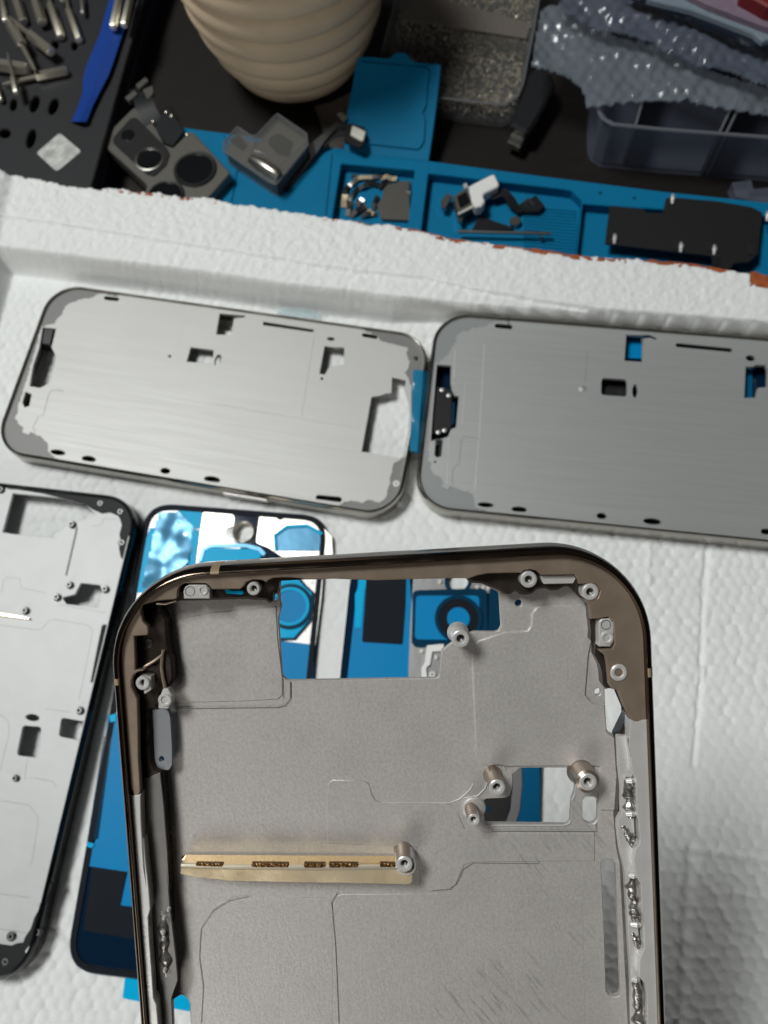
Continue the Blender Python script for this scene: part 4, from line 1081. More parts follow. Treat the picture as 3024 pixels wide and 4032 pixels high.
# the tab bends up and rests on the clear box behind it
pn1, pn2, pf = at(1351, 600, MT), at(1690, 640, MT), at(1560, 230, -3.0)
tx = (pn2 - pn1).normalized(); tn = tx.cross(pf - pn1).normalized(); ty = tn.cross(tx)
TM = Matrix.Identity(4)
for k, v in enumerate((tx, ty, tn)): TM.col[k][:3] = v
TM.translation = pn1
TMi = TM.inverted()
def tabp(px, h=0):
    o = []
    c0 = TMi @ CAM
    for x, y in px:
        d_ = TMi.to_3x3() @ ray(x, y); q = c0 + d_ * ((h - c0.z) / d_.z); o.append((q.x, q.y))
    return o
def tabpart(name, px, z0, z1, ch):
    mb = MB().prism(tabp(px, z1), z0, z1, ch=ch); mb.v = [tuple(TM @ Vector(v)) for v in mb.v]
    return part(name, mb, Mt['mat_'], ms, world=True)
tabpart('mat_tab', Z2((1080, 995), (1105, 740), (1140, 560), (1165, 400), (1175, 378), (1190, 368), (1280, 370), (1340, 378), (1388, 378), (1412, 348), (1440, 340), (1490, 344), (1512, 365), (1532, 392), (1560, 405), (1650, 415)) + Z3((460, 520), (485, 530), (490, 550), (470, 740), (430, 1050), (390, 1320)), -1.8, 0, .3)
tabpart('raised_panel', Z2((1195, 400), (1620, 440), (1650, 470), (1632, 560), (1625, 690), (1600, 735), (1618, 775), (1612, 920), (1585, 965), (1560, 975), (1240, 940), (1130, 930)), -.1, .8, .3)
q = zpoly(Z2((415, 1100), (480, 1150), (640, 1255), (1010, 1010), (960, 1500), (330, 1500)), MT)
part('raised_panel', MB().prism(q, MT - .1, MT + .6, ch=.25), Mt['mat_'], ms, world=True)
q = zpoly(Z2((200, 1000), (300, 880), (395, 1100), (320, 1500), (60, 1500)), MT)
part('raised_panel', MB().prism(q, MT - .1, MT + .6, ch=.25), Mt['mat_'], ms, world=True)
# ribbed floor in the wide well
mb = MB()
for k in range(16):
    y0 = 1690 + k * 26
    a_, b_ = at(*Z3((1165, y0))[0], -22.6), at(*Z3((1600, y0 + 36))[0], -22.6)
    mb.tube([a_, b_], .42, 6)
part('rib_field', mb, Mt['mat_'], ms, world=True)
for x, y in ((475, 1365), (715, 1400)):
    p = at(*Z4((x, y))[0], MT); part('pin_hole', MB().lathe([(0, MT + .05), (.7, MT + .05), (.9, MT - .1)], 12, (p.x, p.y, 0)), Mt['navyfilm'], ms, world=True)

# ---- bit case, upper left
cz = -9.0
cas = thing('tool_case', 'charcoal plastic tool case holding loose screwdriver bits at the upper left', 'tool case', tuple(at(200, 300, DZ)))
cpx = [(-500, -400), (700, -400), (566, 0), (500, 230), (430, 480), (365, 715), (340, 790), (-500, 650)]
slots = [e2(N1, 640, 520, 40, 52, 10), e2(N1, 868, 532, 34, 50, 5), e2(N1, 402, 1210, 48, 100, 18), e2(N1, 622, 1240, 48, 98, 20), e2(N1, 155, 1220, 36, 70, 10), e2(Z1, 203, 905, 26, 62, 15), e2(Z1, 30, 870, 36, 30, 0)]
part('case_shell', MB().prism(zpoly(cpx, cz, 2), -14, cz, [zpoly(s, cz) for s in slots], .5), Mt['case'], cas, world=True)
part('case_floor', MB().prism(zpoly([(x + (12 if x > 200 else 0), y) for x, y in cpx], cz, 2), DZ + .1, -13.8, ch=.3), Mt['slot'], cas, world=True)
part('sticker', MB().prism(zpoly(Z1((238, 1000), (390, 868), (532, 990), (370, 1122)), cz, 1.4), cz, cz + .12), Mt['sticker'], cas, world=True)
part('case_foot', MB().lathe([(0, -10), (1.2, -10.3), (1.9, -11.5), (2, -14)], 16, tuple(at(*Z1((545, 1150))[0], -12).xy) + (0,)), Mt['steel'], cas, world=True)
part('case_edge', MB().tube([tuple(at(x, y, cz - .6)) for x, y in ((700, -400), (566, 0), (500, 230), (430, 480), (365, 715))], .5, 8), Mt['black'], cas, world=True)
# blue bar
Lp, Mp, Rp = N1((1330, -300), (1270, 0), (1160, 400), (1000, 780), (968, 930), (965, 1080), (900, 1260), (830, 1420)), N1((1420, -300), (1380, 0), (1300, 400), (1190, 680), (1100, 930), (1060, 1100), (990, 1260), (930, 1420)), N1((1640, -300), (1540, 0), (1450, 330), (1330, 700), (1270, 870), (1170, 1060), (1080, 1240), (1010, 1420))
rings = []
for l_, m_, r_ in zip(Lp, Mp, Rp):
    rings.append([at(*l_, cz + .05), at(*l_, cz + 1.0), at(*m_, cz + 3.2), at(*r_, cz + 2.2), at(*r_, cz + .05)])
part('blue_pry_bar', MB().loft(rings, True, True), Mt['spudger'], label='royal blue plastic pry bar lying along the right side of the charcoal tool case', cat='pry bar', sharp=20)
# bits
def bit(e0, e1, tip, wpx, label, z=0.0, tilt=0):
    zz = cz + wpx * .3376 / 8.6 / 2 + z
    a, b, c_ = (Vector(at(*N1(p)[0], zz)) for p in (e0, e1, tip))
    r = wpx * .3376 / 8.6 / 2 * 1.2
    root = thing('screwdriver_bit', label, 'screwdriver bit', tuple(a * .5 + b * .5), 'loose screwdriver bits on the tool case')
    d = (b - a).normalized()
    part('hex_body', MB().tube([a, a + d * .5, b - d * .6, b], [r * .82, r, r, r * .6], 6), Mt['bit'], root, world=True)
    if (c_ - b).length > 1:
        part('shaft', MB().tube([b - d * .2, b.lerp(c_, .75), c_], [r * .52, r * .46, r * .28], 10), Mt['bit'], root, world=True)
    part('bit_end', MB().tube([a - d * .4, a - d * .1, a + d * .05], [r * .4, r * .78, r * .82], 10), Mt['nut'], root, world=True)
    return root
bit((785, 830), (415, 900), (35, 985), 95, 'brightest screwdriver bit, lying nearly level with its tip to the left')
bit((600, 605), (345, 400), (110, 205), 105, 'slanting screwdriver bit with a bright round end, above the level one', 3.2)
bit((110, 270), (265, 545), (415, 830), 100, 'leaning screwdriver bit whose long thin shaft reaches down to the level bit', 4.0)
bit((190, 1085), (150, 900), (88, 620), 62, 'thin upright screwdriver bit crossing over the tip of the level bit', 4.5)
bit((325, 815), (-60, 760), (-160, 745), 130, 'fat dull screwdriver bit cut by the left border above the level one')
bit((492, 265), (415, 20), (380, -120), 105, 'shiny screwdriver bit with two bright lengthwise streaks at the top border', 1.5)
bit((710, 440), (590, 60), (560, -90), 90, 'dull dark screwdriver bit right of the streaked bit')
bit((925, 470), (800, 120), (770, -60), 85, 'screwdriver bit with a bright spot, third from the blue pry bar')
bit((965, 150), (955, -40), (950, -160), 42, 'slim screwdriver bit ending in one bright drop, left of the blue pry bar', 2)
bit((275, 265), (185, -20), (160, -120), 100, 'grey screwdriver bit pointing up behind the leaning one')
bit((60, 250), (25, -20), (20, -120), 60, 'narrow screwdriver bit in the far upper left corner')
bit((725, 5), (705, -150), (700, -200), 60, 'screwdriver bit of which only a bright end shows at the top border', 2)
bit((8, 1170), (-40, 1000), (-60, 900), 55, 'screwdriver bit at the left border with just its bright end showing', 1)
bit((1318, 325), (1395, -60), (1420, -200), 80, 'left one of two screwdriver bits lying on the blue pry bar', 4.0)
bit((1445, 300), (1525, -60), (1550, -200), 80, 'right one of two screwdriver bits lying on the blue pry bar', 4.0)

# ---- triple camera module
cb = -12.0
cm = thing('camera_module', 'large grey triple phone camera module lying between the tool case and the blue mat', 'camera module', tuple(at(*Z1((1050, 1000))[0], MT)))
part('housing', MB().prism(zpoly(Z1((648, 925), (860, 712), (880, 700), (905, 715), (1020, 835), (1070, 940), (1130, 965), (1215, 880), (1240, 858), (1270, 870), (1495, 1118), (1500, 1135), (1345, 1310), (1300, 1400), (900, 1400), (960, 1215), (940, 1190)), cb, .8), MT + .3, cb, ch=.35), Mt['camgrey'], cm, world=True)
p = at(*Z1((975, 1040))[0], cb + .6); part('lens_ring', MB().lathe([(5.4, cb + .6), (5.7, cb + 1.0), (6.2, cb + .9), (6.3, cb + .3)], 32, (p.x, p.y, 0)), Mt['steel'], cm, world=True)
part('side_lug', MB().lathe([(0, cb - 1.5), (1.5, cb - 1.5), (1.9, cb - 2), (1.9, MT)], 18, tuple(at(*Z1((640, 880))[0], cb - 1.5).xy) + (0,)), Mt['camgrey'], cm, world=True)
part('lens_window', MB().prism(zpoly(Z1((735, 900), (850, 770), (890, 765), (1090, 965), (1110, 1010), (1085, 1080), (1010, 1150), (960, 1140), (740, 935)), cb + .4, 1.5), cb - .2, cb + .45, ch=.3), Mt['lensring'], cm, world=True)
p = at(*Z1((975, 1040))[0], cb + .6); part('lens', MB().lathe([(0, cb + .9), (4.0, cb + .75), (5.6, cb + .5), (5.9, cb)], 32, (p.x, p.y, 0)), Mt['lens'], cm, world=True)
p = at(*Z1((835, 880))[0], cb + .6); part('lens', MB().lathe([(0, cb + .7), (3.0, cb + .6), (3.5, cb)], 28, (p.x, p.y, 0)), Mt['lens'], cm, world=True)
for x, y, r in ((1275, 1105, 9.0), (1085, 1275, 7.6)):
    p = at(*Z1((x, y))[0], cb + .3)
    o = part('lens_ring', MB().lathe([(r * .84, cb + .1), (r * .88, cb + .9), (r * .96, cb + 1.0), (r * 1.04, cb + .5), (r * 1.06, cb - .2)], 36, (p.x, p.y, 0)), Mt['lensring'], cm, world=True)
    part('lens', MB().lathe([(0, cb + .15), (r * .5, cb + .3), (r * .84, cb + .35)], 36, (p.x, p.y, 0)), Mt['lens'], o, world=True)
part('flex_board', MB().prism(zpoly(Z1((1010, 830), (1060, 740), (1100, 700), (1140, 760), (1200, 860), (1130, 955), (1075, 935)), cb + .2, .5), cb - 1.5, cb + .3, ch=.15), Mt['flex'], cm, world=True)
part('flex_cable', MB().ribbon([at(*Z1((x, y))[0], z) for x, y, z in ((1010, 810, cb - .5), (960, 730, cb + 2), (930, 640, cb + 3), (900, 570, cb + 1))], 8.5, .35), Mt['flex'], cm, world=True)
for pts in (((885, 560), (950, 505), (972, 530), (905, 590)), ((930, 590), (1000, 560), (1005, 610), (965, 655)), ((815, 640), (880, 590), (900, 620), (840, 670))):
    part('connector', MB().prism(zpoly(Z1(*pts), cb + 3, .4), cb + 1.5, cb + 3.4, ch=.2), Mt['steel'], cm, world=True)
for x, y in ((1222, 880), (1085, 735), (1120, 760), (1000, 795)):
    p = at(*Z1((x, y))[0], cb); part('solder_dot', MB().lathe([(0, cb + .8), (.6, cb + .6), (.9, cb)], 12, (p.x, p.y, 0)), Mt['bit'], cm, world=True)

# ---- small camera in clear cover
sc_ = thing('small_camera_module', 'small phone camera module under a clear stepped plastic cover on the blue mat', 'camera module', tuple(at(*Z2((600, 1050))[0], MT)))
ct = -9.5
cov = Z2((300, 930), (388, 828), (480, 888), (515, 885), (650, 742), (690, 770), (840, 872), (848, 950), (640, 1205), (600, 1190), (300, 985))
part('clear_cover', MB().prism(zpoly(cov, ct, .6), ct - 1.2, ct, ch=.45), Mt['cover'], sc_, world=True)
outer_w = ccw(zpoly(cov, ct, .6))
part('cover_edge', MB().tube([(x, y, ct - .1) for x, y in outer_w] + [(outer_w[0][0], outer_w[0][1], ct - .1)], .38, 6), Mt['frostrim'], sc_, world=True)
part('cover_wall', MB().prism(outer_w, MT + .7, ct - .6, [offs(outer_w, .9)], .1), Mt['cover'], sc_, world=True)
part('module_body', MB().prism(offs(outer_w, 1.1), MT + .7, ct - 2.5), Mt['camgrey'], sc_, world=True)
part('lens', MB().prism(zpoly(Z2((345, 915), (400, 880), (450, 945), (425, 985), (350, 935)), ct - 2, .8), ct - 2.6, ct - 1.6, ch=.2), Mt['lens'], sc_, world=True)
part('lens', MB().prism(zpoly(Z2((600, 900), (660, 870), (755, 930), (720, 1020), (640, 1000), (590, 940)), ct - 2, 1.2), ct - 2.6, ct - 1.6, ch=.2), Mt['lens'], sc_, world=True)
part('shiny_barrel', MB().tube([at(*Z2((480, 1040))[0], ct - .6), at(*Z2((540, 1075))[0], ct - .2), at(*Z2((640, 1140))[0], ct - .3), at(*Z2((665, 1165))[0], ct - .8)], [2.0, 2.9, 2.9, 2.2], 20), Mt['steel'], sc_, world=True)
part('cover_ridge', MB().tube([at(*Z2(p_)[0], ct + .1) for p_ in ((500, 890), (480, 985), (445, 1060))], .45, 8), Mt['cover'], sc_, world=True)
part('cover_ridge', MB().tube([at(*Z2(p_)[0], ct + .1) for p_ in ((500, 985), (560, 1000), (660, 1080), (840, 930))], .45, 8), Mt['cover'], sc_, world=True)
part('corner_pin', MB().tube([at(*Z2((615, 1195))[0], -13), at(*Z2((628, 1225))[0], -15)], [.8, .9], 10), Mt['gold'], sc_, world=True)
part('flex_cable', MB().ribbon([at(*Z2((x, y))[0], z) for x, y, z in ((660, 1230, MT + 1), (760, 1110, MT + 1.2), (860, 1000, MT + 2), (950, 900, MT + 4), (1040, 815, MT + 6), (1110, 830, MT + 5.5))], [8, 8, 6, 3.4, 3, 3], .4), Mt['flex'], sc_, world=True)
part('flex_cable', MB().ribbon([at(*Z2((x, y))[0], z) for x, y, z in ((830, 1000, MT + 1.2), (930, 960, MT + 2), (1020, 880, MT + 4), (1110, 860, MT + 5))], 3, .4), Mt['flex'], sc_, world=True)
part('connector_board', MB().prism(zpoly(Z2((1105, 800), (1220, 830), (1225, 930), (1190, 965), (1085, 920)), MT + 6, 1), MT + 4.6, MT + 6, ch=.2), Mt['black'], sc_, world=True)
part('connector_pad', MB().prism(zpoly(Z2((1140, 818), (1228, 860), (1210, 925), (1128, 880)), MT + 6.6, .8), MT + 6, MT + 6.8, ch=.2), Mt['pad'], sc_, world=True)
part('connector', MB().prism(zpoly(Z2((1035, 745), (1070, 730), (1115, 770), (1080, 800)), MT + 6, .5), MT + 4, MT + 6.2, ch=.2), Mt['steel'], sc_, world=True)

# ---- ribbed pot
pc = at(1172, 225, DZ)
prof = []
R0 = [(0, 25), (11, 31.5), (22, 36.2), (33, 39.4), (44, 41.4), (55, 42.6), (66, 43.2), (77, 43.4), (88, 43.4), (99, 43)]
prof.append((0, DZ + .1)); prof.append((R0[0][1] - 2, DZ + .1))
for (h0, r0), (h1, r1) in zip(R0, R0[1:]):
    for k in range(10):
        s = k / 10; b_ = abs(math.sin(math.pi * s)) ** .45 * 3.4
        nx, nz = (h1 - h0), -(r1 - r0); l_ = math.hypot(nx, nz)
        prof.append((r0 + (r1 - r0) * s + b_ * nx / l_, DZ + .2 + h0 + (h1 - h0) * s + b_ * nz / l_))
prof += [(R0[-1][1] - 2, DZ + 100), (R0[-1][1] - 5, DZ + 98), (28, DZ + 40), (0, DZ + 30)]
part('ribbed_pot', MB().lathe(prof, 96, (pc.x, pc.y, 0)), Mt['pot'], label='beige ribbed pot with stacked rounded rings tapering to its foot, at the top border', cat='pot', sharp=80)
part('card_scrap', MB().prism(zpoly(Z2((890, 685), (1000, 660), (1140, 590), (1110, 750), (1075, 985), (1000, 965), (950, 850)), -23), DZ + .1, -23.6), Mt['card'], label='grey brown ridged card scrap between the beige pot and the blue mat tab', cat='card')

# ---- scraps in the small well
wz = -22.6
part('shield_scrap', MB().prism(zpoly(Z2((1345, 1235), (1370, 1205), (1480, 1180), (1510, 1200), (1520, 1440), (1330, 1430), (1300, 1340), (1335, 1290)), wz + 1.5, .5), wz, wz + 1.6, ch=.15), Mt['camgrey'], label='grey metal shield piece in the right half of the small blue well', cat='metal piece')
rs = random.Random(4)
n_ = 0
for x, y, a, l, k in [(1220, 1170, 5, 9, 'gold'), (1310, 1165, 0, 8, 'steel'), (1380, 1175, -10, 7, 'gold'), (1150, 1200, 40, 6, 'steel'), (1150, 1270, 60, 8, 'flex'), (1190, 1330, 50, 4, 'steel'), (1120, 1370, 80, 7, 'steel'), (1180, 1385, 35, 8, 'flex'),
                      (1250, 1410, 10, 7, 'steel'), (1290, 1330, 75, 7, 'flex'), (1280, 1210, -15, 8, 'flex'), (1230, 1225, 20, 7, 'steel'), (1090, 1320, 85, 6, 'gold'), (1350, 1215, 30, 6, 'flex'), (1505, 1250, 88, 9, 'steel'), (1260, 1395, -40, 4, 'gold'), (1170, 1165, -30, 5, 'steel'), (1100, 1250, 70, 5, 'flex')]:
    p = at(*Z2((x, y))[0], wz)
    c_, s_ = math.cos(math.radians(a)), math.sin(math.radians(a))
    e_ = Vector((c_, s_, 0)) * l / 2
    mb = MB(); mb.ribbon([p - e_ + Vector((0, 0, .3)), p - e_ * .3 + Vector((0, 0, 1.0 + rs.random())), p + e_ * .4 + Vector((0, 0, .8)), p + e_ + Vector((0, 0, .5 + rs.random()))], 1.6 + rs.random(), .35)
    part('metal_clip', mb, Mt[k], label='tiny bent clip among the loose scraps in the small blue well', cat='metal clip', group='loose scraps in the small blue well')

# ---- camera with white cap in the wide well
wc = thing('capped_camera_module', 'small camera module with a bright white cap in the wide blue well', 'camera module', tuple(at(*Z3((720, 1640))[0], -22.8)))
part('white_cap', MB().prism(zpoly(Z3((718, 1520), (760, 1495), (900, 1425), (925, 1418), (965, 1500), (955, 1525), (850, 1575), (835, 1600), (850, 1645), (820, 1685), (775, 1692), (745, 1650)), -15, .5), -20, -15, ch=.5), Mt['white'], wc, world=True)
part('body', MB().prism(zpoly(Z3((590, 1600), (700, 1530), (755, 1660), (735, 1690), (635, 1755)), -16.5, .4), -22, -16.5, ch=.3), Mt['camgrey'], wc, world=True)
part('body_edge', MB().tube([at(*Z3((x, y))[0], -16.2) for x, y in ((630, 1750), (700, 1715), (765, 1680))], .55, 8), Mt['pad'], wc, world=True)
part('lens', MB().prism(zpoly(Z3((618, 1610), (695, 1560), (735, 1650), (645, 1700)), -16.2, .5), -16.6, -16.1, ch=.1), Mt['lens'], wc, world=True)
part('metal_ear', MB().prism(zpoly(Z3((490, 1630), (545, 1570), (585, 1600), (560, 1640), (530, 1700), (495, 1695)), -18, .7), -20, -18, ch=.3), Mt['steel'], wc, world=True)
part('metal_ear', MB().prism(zpoly(Z3((670, 1500), (700, 1490), (715, 1530), (685, 1535)), -16, .3), -18, -16, ch=.2), Mt['nut'], wc, world=True)
part('metal_ear', MB().prism(zpoly(Z3((630, 1760), (665, 1745), (665, 1800), (640, 1810)), -18, .3), -20, -18, ch=.2), Mt['steel'], wc, world=True)
part('flex_cable', MB().ribbon([at(*Z3((x, y))[0], z) for x, y, z in ((900, 1600, -19), (1010, 1570, -18.5), (1070, 1650, -19), (1120, 1710, -20.5), (1180, 1680, -20.5), (1230, 1640, -20))], 4.2, .4), Mt['flex'], wc, world=True)
part('flex_end', MB().prism(zpoly(Z3((1190, 1640), (1265, 1590), (1340, 1680), (1290, 1725), (1170, 1730)), -20), -21.5, -20, ch=.2), Mt['flex'], wc, world=True)
part('flex_scrap', MB().prism(zpoly(Z3((805, 1755), (860, 1780), (1060, 1850), (1090, 1870), (740, 1880)), -21.4), -22.2, -21.5), Mt['flex'], label='flat black flex scrap under the thin metal bar in the wide blue well', cat='flex cable')
mb = MB(); mb.tube([at(*Z3((630, 1890))[0], -19), at(*Z3((1385, 1908))[0], -19)], .75, 8)
rod = part('metal_bar', mb, Mt['steel'], label='thin straight metal bar lying along the edge of the wide blue well', cat='metal bar')
part('bar_foot', MB().tube([at(*Z3((1310, 1925))[0], -19.4), at(*Z3((1312, 1960))[0], -21)], .6, 8), Mt['steel'], rod, world=True)
p = at(*Z3((1095, 1808))[0], -21)
part('metal_disc', MB().lathe([(0, -20.4), (2.1, -20.4), (2.4, -20.7), (2.4, -22.3)], 20, (p.x, p.y, 0)), Mt['steel'], label='small round metal disc above the thin bar in the wide blue well', cat='metal disc')

# ---- black shield
sz = -16.5
sh = thing('black_shield_plate', 'matt black shield plate with bright solder tabs on the right of the blue mat', 'shield plate', tuple(at(2700, 900, MT)))
part('plate', MB().prism(zpoly(Z4((540, 1452), (775, 1474), (800, 1500), (915, 1506), (940, 1400), (985, 1385), (1010, 1395), (1300, 1420), (1540, 1460), (1622, 1500), (1600, 1700), (1590, 1795), (1530, 1850), (1420, 1862), (1390, 1905), (1270, 1895), (1262, 1808), (1000, 1780), (508, 1722)), sz, .4), sz - .8, sz, ch=.2), Mt['shield'], sh, world=True)
for x, y in ((576, 1690), (1044, 1750), (1280, 1768), (985, 1408), (1655, 1530)):
    a_, b_ = at(*Z4((x, y - 34))[0], sz + .5), at(*Z4((x - 3, y + 34))[0], sz + .2)
    part('solder_tab', MB().tube([a_, a_.lerp(b_, .5) + Vector((0, 0, .7)), b_], [.45, 1.0, .5], 10), Mt['nut'], sh, world=True)
for x, y, m_ in ((1290, 1850, 'gold'), (545, 1650, 'lensring'), (1540, 1770, 'lensring'), (1010, 1735, 'lensring'), (1245, 1745, 'lensring')):
    p = at(*Z4((x, y))[0], sz); part('tab', MB().box((p.x, p.y, sz + .15), (3.2, 4.5, .5), -.1, .15), Mt['flex' if m_ == 'gold' else m_], sh, world=True)

# ---- usb plug adapter
us = thing('plug_adapter', 'black plug adapter with a short silver tip lying on the dark desk', 'adapter', tuple(at(*Z3((1200, 900))[0], DZ)))
part('body', MB().prism(zpoly(Z3((1050, 1010), (1200, 1085), (1260, 1000), (1430, 700), (1400, 600), (1260, 540), (1200, 620)), -14, 2), DZ + .1, -14, ch=1.2), Mt['black'], us, world=True)
part('plug_tip', MB().prism(zpoly(Z3((1030, 1150), (1078, 1040), (1195, 1085), (1140, 1205)), -18, .8), -21, -18, ch=.6), Mt['steel'], us, world=True)

# ---- clear box full of tiny screws
bx = thing('clear_screw_box', 'clear plastic box holding tiny glittering screws, behind the blue mat tab', 'plastic box', tuple(at(1800, 250, DZ)))
bz1 = -12.5
bq = zpoly([(1590, -140), (1500, 215), (1490, 400), (1735, 385), (1990, 415), (2040, 380), (2060, 330), (2103, 116), (2140, -100)], bz1, 4)
bq = ccw(bq)
part('box_wall', MB().prism(bq, DZ + .2, bz1, [offs(bq, 1.3)], .3), Mt['clear'], bx, world=True)
part('box_floor', MB().prism(offs(bq, 1.3), DZ + .2, DZ + 1.2), Mt['clear'], bx, world=True)
part('box_rim', MB().tube([(x, y, bz1) for x, y in bq] + [(bq[0][0], bq[0][1], bz1)], .4, 6), Mt['frostrim'], bx, world=True)
bi = offs(bq, 2.2)
xs = [p_[0] for p_ in bi]; ys = [p_[1] for p_ in bi]
mb = MB(); cnt = 0; rs = random.Random(11)
while cnt < 1500:
    x, y = rs.uniform(min(xs), max(xs)), rs.uniform(min(ys), max(ys))
    if not inside(x, y, bi): continue
    cnt += 1
    z = DZ + 1.6 + rs.random() * 5.0; d = Vector((rs.gauss(0, 1), rs.gauss(0, 1), rs.gauss(0, .6))).normalized()
    p = Vector((x, y, z)); mb.tube([p - d * 1.1, p + d * .35, p + d * .36, p + d * .75], [.28, .28, .75, .6], 6)
part('tiny_screws', mb, Mt['screws'], label='heap of tiny glittering screws filling the clear plastic box', cat='screws', kind='stuff')
part('lid_film', MB().prism(offs(bq, .4), bz1 + .2, bz1 + .6), mat('frosted_lid', (.30, .295, .27), .35, alpha=.10), bx, world=True)
part('paper_insert', MB().prism(zpoly([(1600, -60), (2090, 80), (2075, 140), (1570, 60)], -9), -11, -10.5), Mt['card'], label='dim greyish flat lid resting on the back half of the clear screw box', cat='lid')

# ---- frosted divider box
fb = thing('frosted_divider_box', 'frosted plastic divider box under the bubble wrap on the right', 'plastic box', tuple(at(2700, 500, DZ)))
fz = -1.0
fq = ccw(zpoly(Z4((455, 640), (462, 790), (490, 840), (560, 880), (900, 915), (1659, 972), (2400, 1030), (2400, 200), (500, 100)), fz, 1))
part('box_wall', MB().prism(fq, DZ + .2, fz, [offs(fq, 1.4)], .3), Mt['frost'], fb, world=True)
part('box_floor', MB().prism(offs(fq, 1.4), DZ + .2, DZ + 1.4), Mt['frost'], fb, world=True)
part('box_rim', MB().tube([(x, y, fz) for x, y in fq] + [(fq[0][0], fq[0][1], fz)], .7, 6), Mt['frostrim'], fb, world=True)
bot = ccw(zpoly(Z4((372, 1060), (400, 1110), (480, 1150), (800, 1175), (1659, 1242)), DZ + .5))
for a_, b_ in (((725, 880), (770, 720)), ((1312, 945), (1395, 770)), ((1360, 948), (1445, 775))):
    p, q = at(*Z4(a_)[0], fz), at(*Z4(b_)[0], fz)
    d = (q - p).normalized(); n2 = Vector((-d.y, d.x, 0)) * .5; q = p + d * 60
    part('divider', MB().prism([(p + n2).xy, (p - n2).xy, (q - n2).xy, (q + n2).xy], DZ + 1.4, fz - .2, ch=.15), Mt['frostrim'], fb, world=True)

# ---- bubble wrap sheets
def sheet(name, px, z0, m, label, cat, amp=1.6, seed=0, lift=None, st=1.0, group=None, thick=.8):
    q = zpoly(px, z0); xs = [p_[0] for p_ in q]; ys = [p_[1] for p_ in q]
    mb = MB(); g = {}; top = []
    for i in range(int(min(xs) / st) - 1, int(max(xs) / st) + 2):
        for j in range(int(min(ys) / st) - 1, int(max(ys) / st) + 2):
            if inside((i + .5) * st, (j + .5) * st, q):
                ids = []
                for a, b in ((i, j), (i + 1, j), (i + 1, j + 1), (i, j + 1)):
                    if (a, b) not in g:
                        x, y = a * st, b * st
                        z = z0 + amp * noise.noise(Vector((x * .06, y * .09, seed))) * 2 + amp * .7 * noise.noise(Vector((x * .25, y * .22, seed + 3)))
                        hx, hy = (x / 5.5 + (round(y / 4.8) % 2) * .5), y / 4.8
                        dx, dy = (hx - round(hx)) * 5.5, (hy - round(hy)) * 4.8
                        z += 1.25 * max(0, 1 - (dx * dx + dy * dy) / 5.0) ** .5 * (0.4 + .6 * max(0, noise.noise(Vector((x * .05, y * .05, seed + 9))) + .5))
                        jx, jy = .5 * noise.noise(Vector((x * .4, y * .4, seed + 1))), .5 * noise.noise(Vector((x * .4, y * .4, seed + 2)))
                        g[a, b] = len(mb.v); mb.v.append((x + jx, y + jy, z))
                    ids.append(g[a, b])
                top.append(tuple(ids))
    n0 = len(mb.v)
    mb.v += [(x, y, z - thick) for x, y, z in mb.v]
    mb.f = top + [tuple(i + n0 for i in reversed(f)) for f in top]
    edges = {}
    for f in top:
        for k in range(4):
            a, b = f[k], f[(k + 1) % 4]
            edges[(a, b)] = 1
    for (a, b) in edges:
        if (b, a) not in edges: mb.f.append((b, a, a + n0, b + n0))
    return part(name, mb, Mt[m], label=label, cat=cat, group=group, sharp=70)
sheet('bubble_wrap', Z4((-10, 470), (10, 300), (50, 100), (130, 50), (330, 90), (420, 200), (620, 260), (850, 320), (1250, 480), (1659, 640), (2300, 860), (2300, 940), (1659, 800), (1380, 770), (1060, 715), (760, 705), (560, 742), (372, 755), (350, 620), (200, 525), (60, 490)), 1.5, 'bubble', 'lower pale bubble wrap sheet lying over the frosted divider box', 'bubble wrap', 1.3, 1)
sheet('bubble_wrap', Z4((240, -200), (180, 60), (270, 130), (440, 170), (600, 240), (840, 300), (920, 355), (1250, 470), (1659, 620), (2300, 830), (2300, 560), (1659, 390), (1200, 210), (700, -10), (600, -200)), 8.5, 'bubble2', 'upper darker bubble wrap fold running below the dark flat slab', 'bubble wrap', 1.3, 7)
part('dark_slab', MB().prism(zpoly(Z4((640, -60), (1000, 70), (1590, 312), (1660, 300), (2300, 520), (2300, 60), (900, -300)), 15, .5), 12.5, 15, ch=.4), Mt['slab'], label='dark flat slab with a blue black edge on top of the bubble wrap', cat='slab')
part('pale_sleeve', MB().prism(zpoly(Z4((800, -10), (1130, 70), (1560, 235), (1625, 290), (1680, 275), (2300, 440), (2300, 90), (1000, -200)), 17.6, .5), 15.2, 17.6, ch=.5), Mt['pale'], label='pale bluish plastic sleeve lying on the dark slab at the top right', cat='sleeve')
part('mauve_packet', MB().prism(zpoly(Z4((1080, -60), (1240, 20), (1659, 180), (2300, 350), (2300, -200), (1100, -250)), 21, .8), 17.8, 21, ch=1), Mt['pink'], label='mauve plastic packet on the pale sleeve near the upper right corner', cat='packet')
part('red_box', MB().prism(zpoly(Z4((1480, -60), (1600, 5), (1659, 40), (2200, 200), (2200, -300), (1500, -300)), 27, .8), 21.2, 27, ch=.8), Mt['red'], label='dark red box just showing in the upper right corner', cat='box')
part('clear_clip', MB().prism(zpoly(Z4((1405, 1285), (1545, 1265), (1560, 1330), (1659, 1320), (2000, 1350), (2000, 1480), (1659, 1440), (1440, 1390)), -19, .6), DZ + .2, -19, ch=.5), Mt['frost'], label='clear plastic clip at the right border between the frosted box and the blue mat', cat='clip')
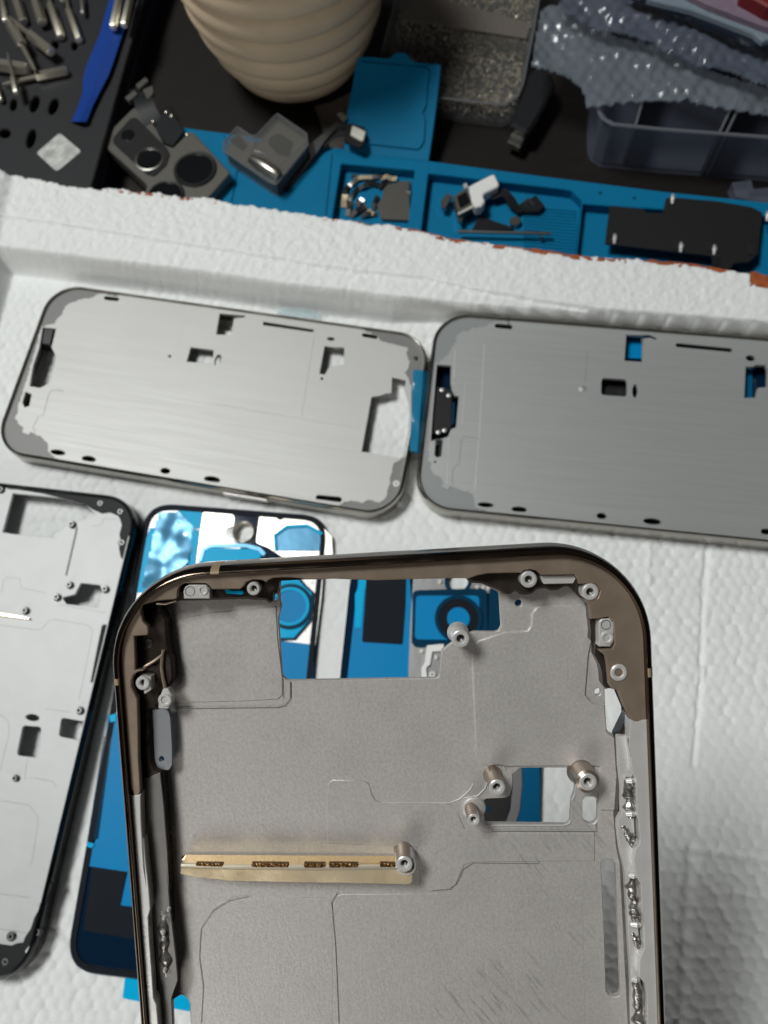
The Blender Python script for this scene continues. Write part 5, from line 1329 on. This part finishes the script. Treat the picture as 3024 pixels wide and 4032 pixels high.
# ================================================================== LIGHT, WORLD, CAMERA
def area(name, loc, target, size, power, col, sy=None):
    l = bpy.data.lights.new(name, 'AREA'); l.shape = 'RECTANGLE' if sy else 'SQUARE'; l.size = size * MM
    if sy: l.size_y = sy * MM
    l.energy = power; l.color = col
    o = bpy.data.objects.new(name, l); COL.objects.link(o)
    o.location = Vector(loc) * MM
    o.rotation_euler = (Vector(target) - Vector(loc)).to_track_quat('-Z', 'Y').to_euler()
    return o
area('ceiling_lamp', (-900, 500, 2000), (-40, 60, 0), 650, 35, (.985, 1.0, .975), 450)
area('fill_light', (-700, -1700, 850), (-40, 100, 0), 900, 9, (1.0, .98, .93))  # unseen fill added from the front left to brighten pot and plate
w = bpy.data.worlds.new('World'); SC.world = w; w.use_nodes = True
N, L = w.node_tree.nodes, w.node_tree.links
bg = N['Background']
tc = N.new('ShaderNodeTexCoord'); sx = N.new('ShaderNodeSeparateXYZ'); L.new(tc.outputs['Generated'], sx.inputs[0])
cr = N.new('ShaderNodeValToRGB'); mr = N.new('ShaderNodeMapRange')
mr.inputs['From Min'].default_value = -1; mr.inputs['From Max'].default_value = 1
L.new(sx.outputs['Y'], mr.inputs['Value']); L.new(mr.outputs['Result'], cr.inputs['Fac'])
cr.color_ramp.elements[0].position = .1; cr.color_ramp.elements[0].color = (.02, .02, .022, 1)
cr.color_ramp.elements[1].position = .8; cr.color_ramp.elements[1].color = (.21, .215, .225, 1)
L.new(cr.outputs['Color'], bg.inputs['Color']); bg.inputs['Strength'].default_value = .2

cam = bpy.data.cameras.new('camera'); co = bpy.data.objects.new('camera', cam); COL.objects.link(co)
cam.sensor_fit = 'VERTICAL'; cam.sensor_height = 36; cam.sensor_width = 27
cam.lens = 36 * FPX / 4032
cam.clip_start = .005; cam.clip_end = 20
R3 = Matrix((cv2w(Vector((1, 0, 0))), cv2w(Vector((0, -1, 0))), cv2w(Vector((0, 0, -1))))).transposed()
Mc = R3.to_4x4(); Mc.translation = CAM * MM; co.matrix_world = Mc
cam.dof.use_dof = True
cam.dof.focus_distance = .112
APER = .66                                            # opening in mm
cam.dof.aperture_fstop = (cam.lens * MM) / (APER * MM)
SC.camera = co
SC.view_settings.view_transform = 'Standard'; SC.view_settings.look = 'None'
SC.view_settings.exposure = 0; SC.view_settings.gamma = 1
SC.view_settings.use_curve_mapping = False
SC.cycles.max_bounces = 8; SC.cycles.transparent_max_bounces = 16
SC.cycles.use_denoising = True
SC.cycles.blur_glossy = .15
SC.cycles.sample_clamp_indirect = 4
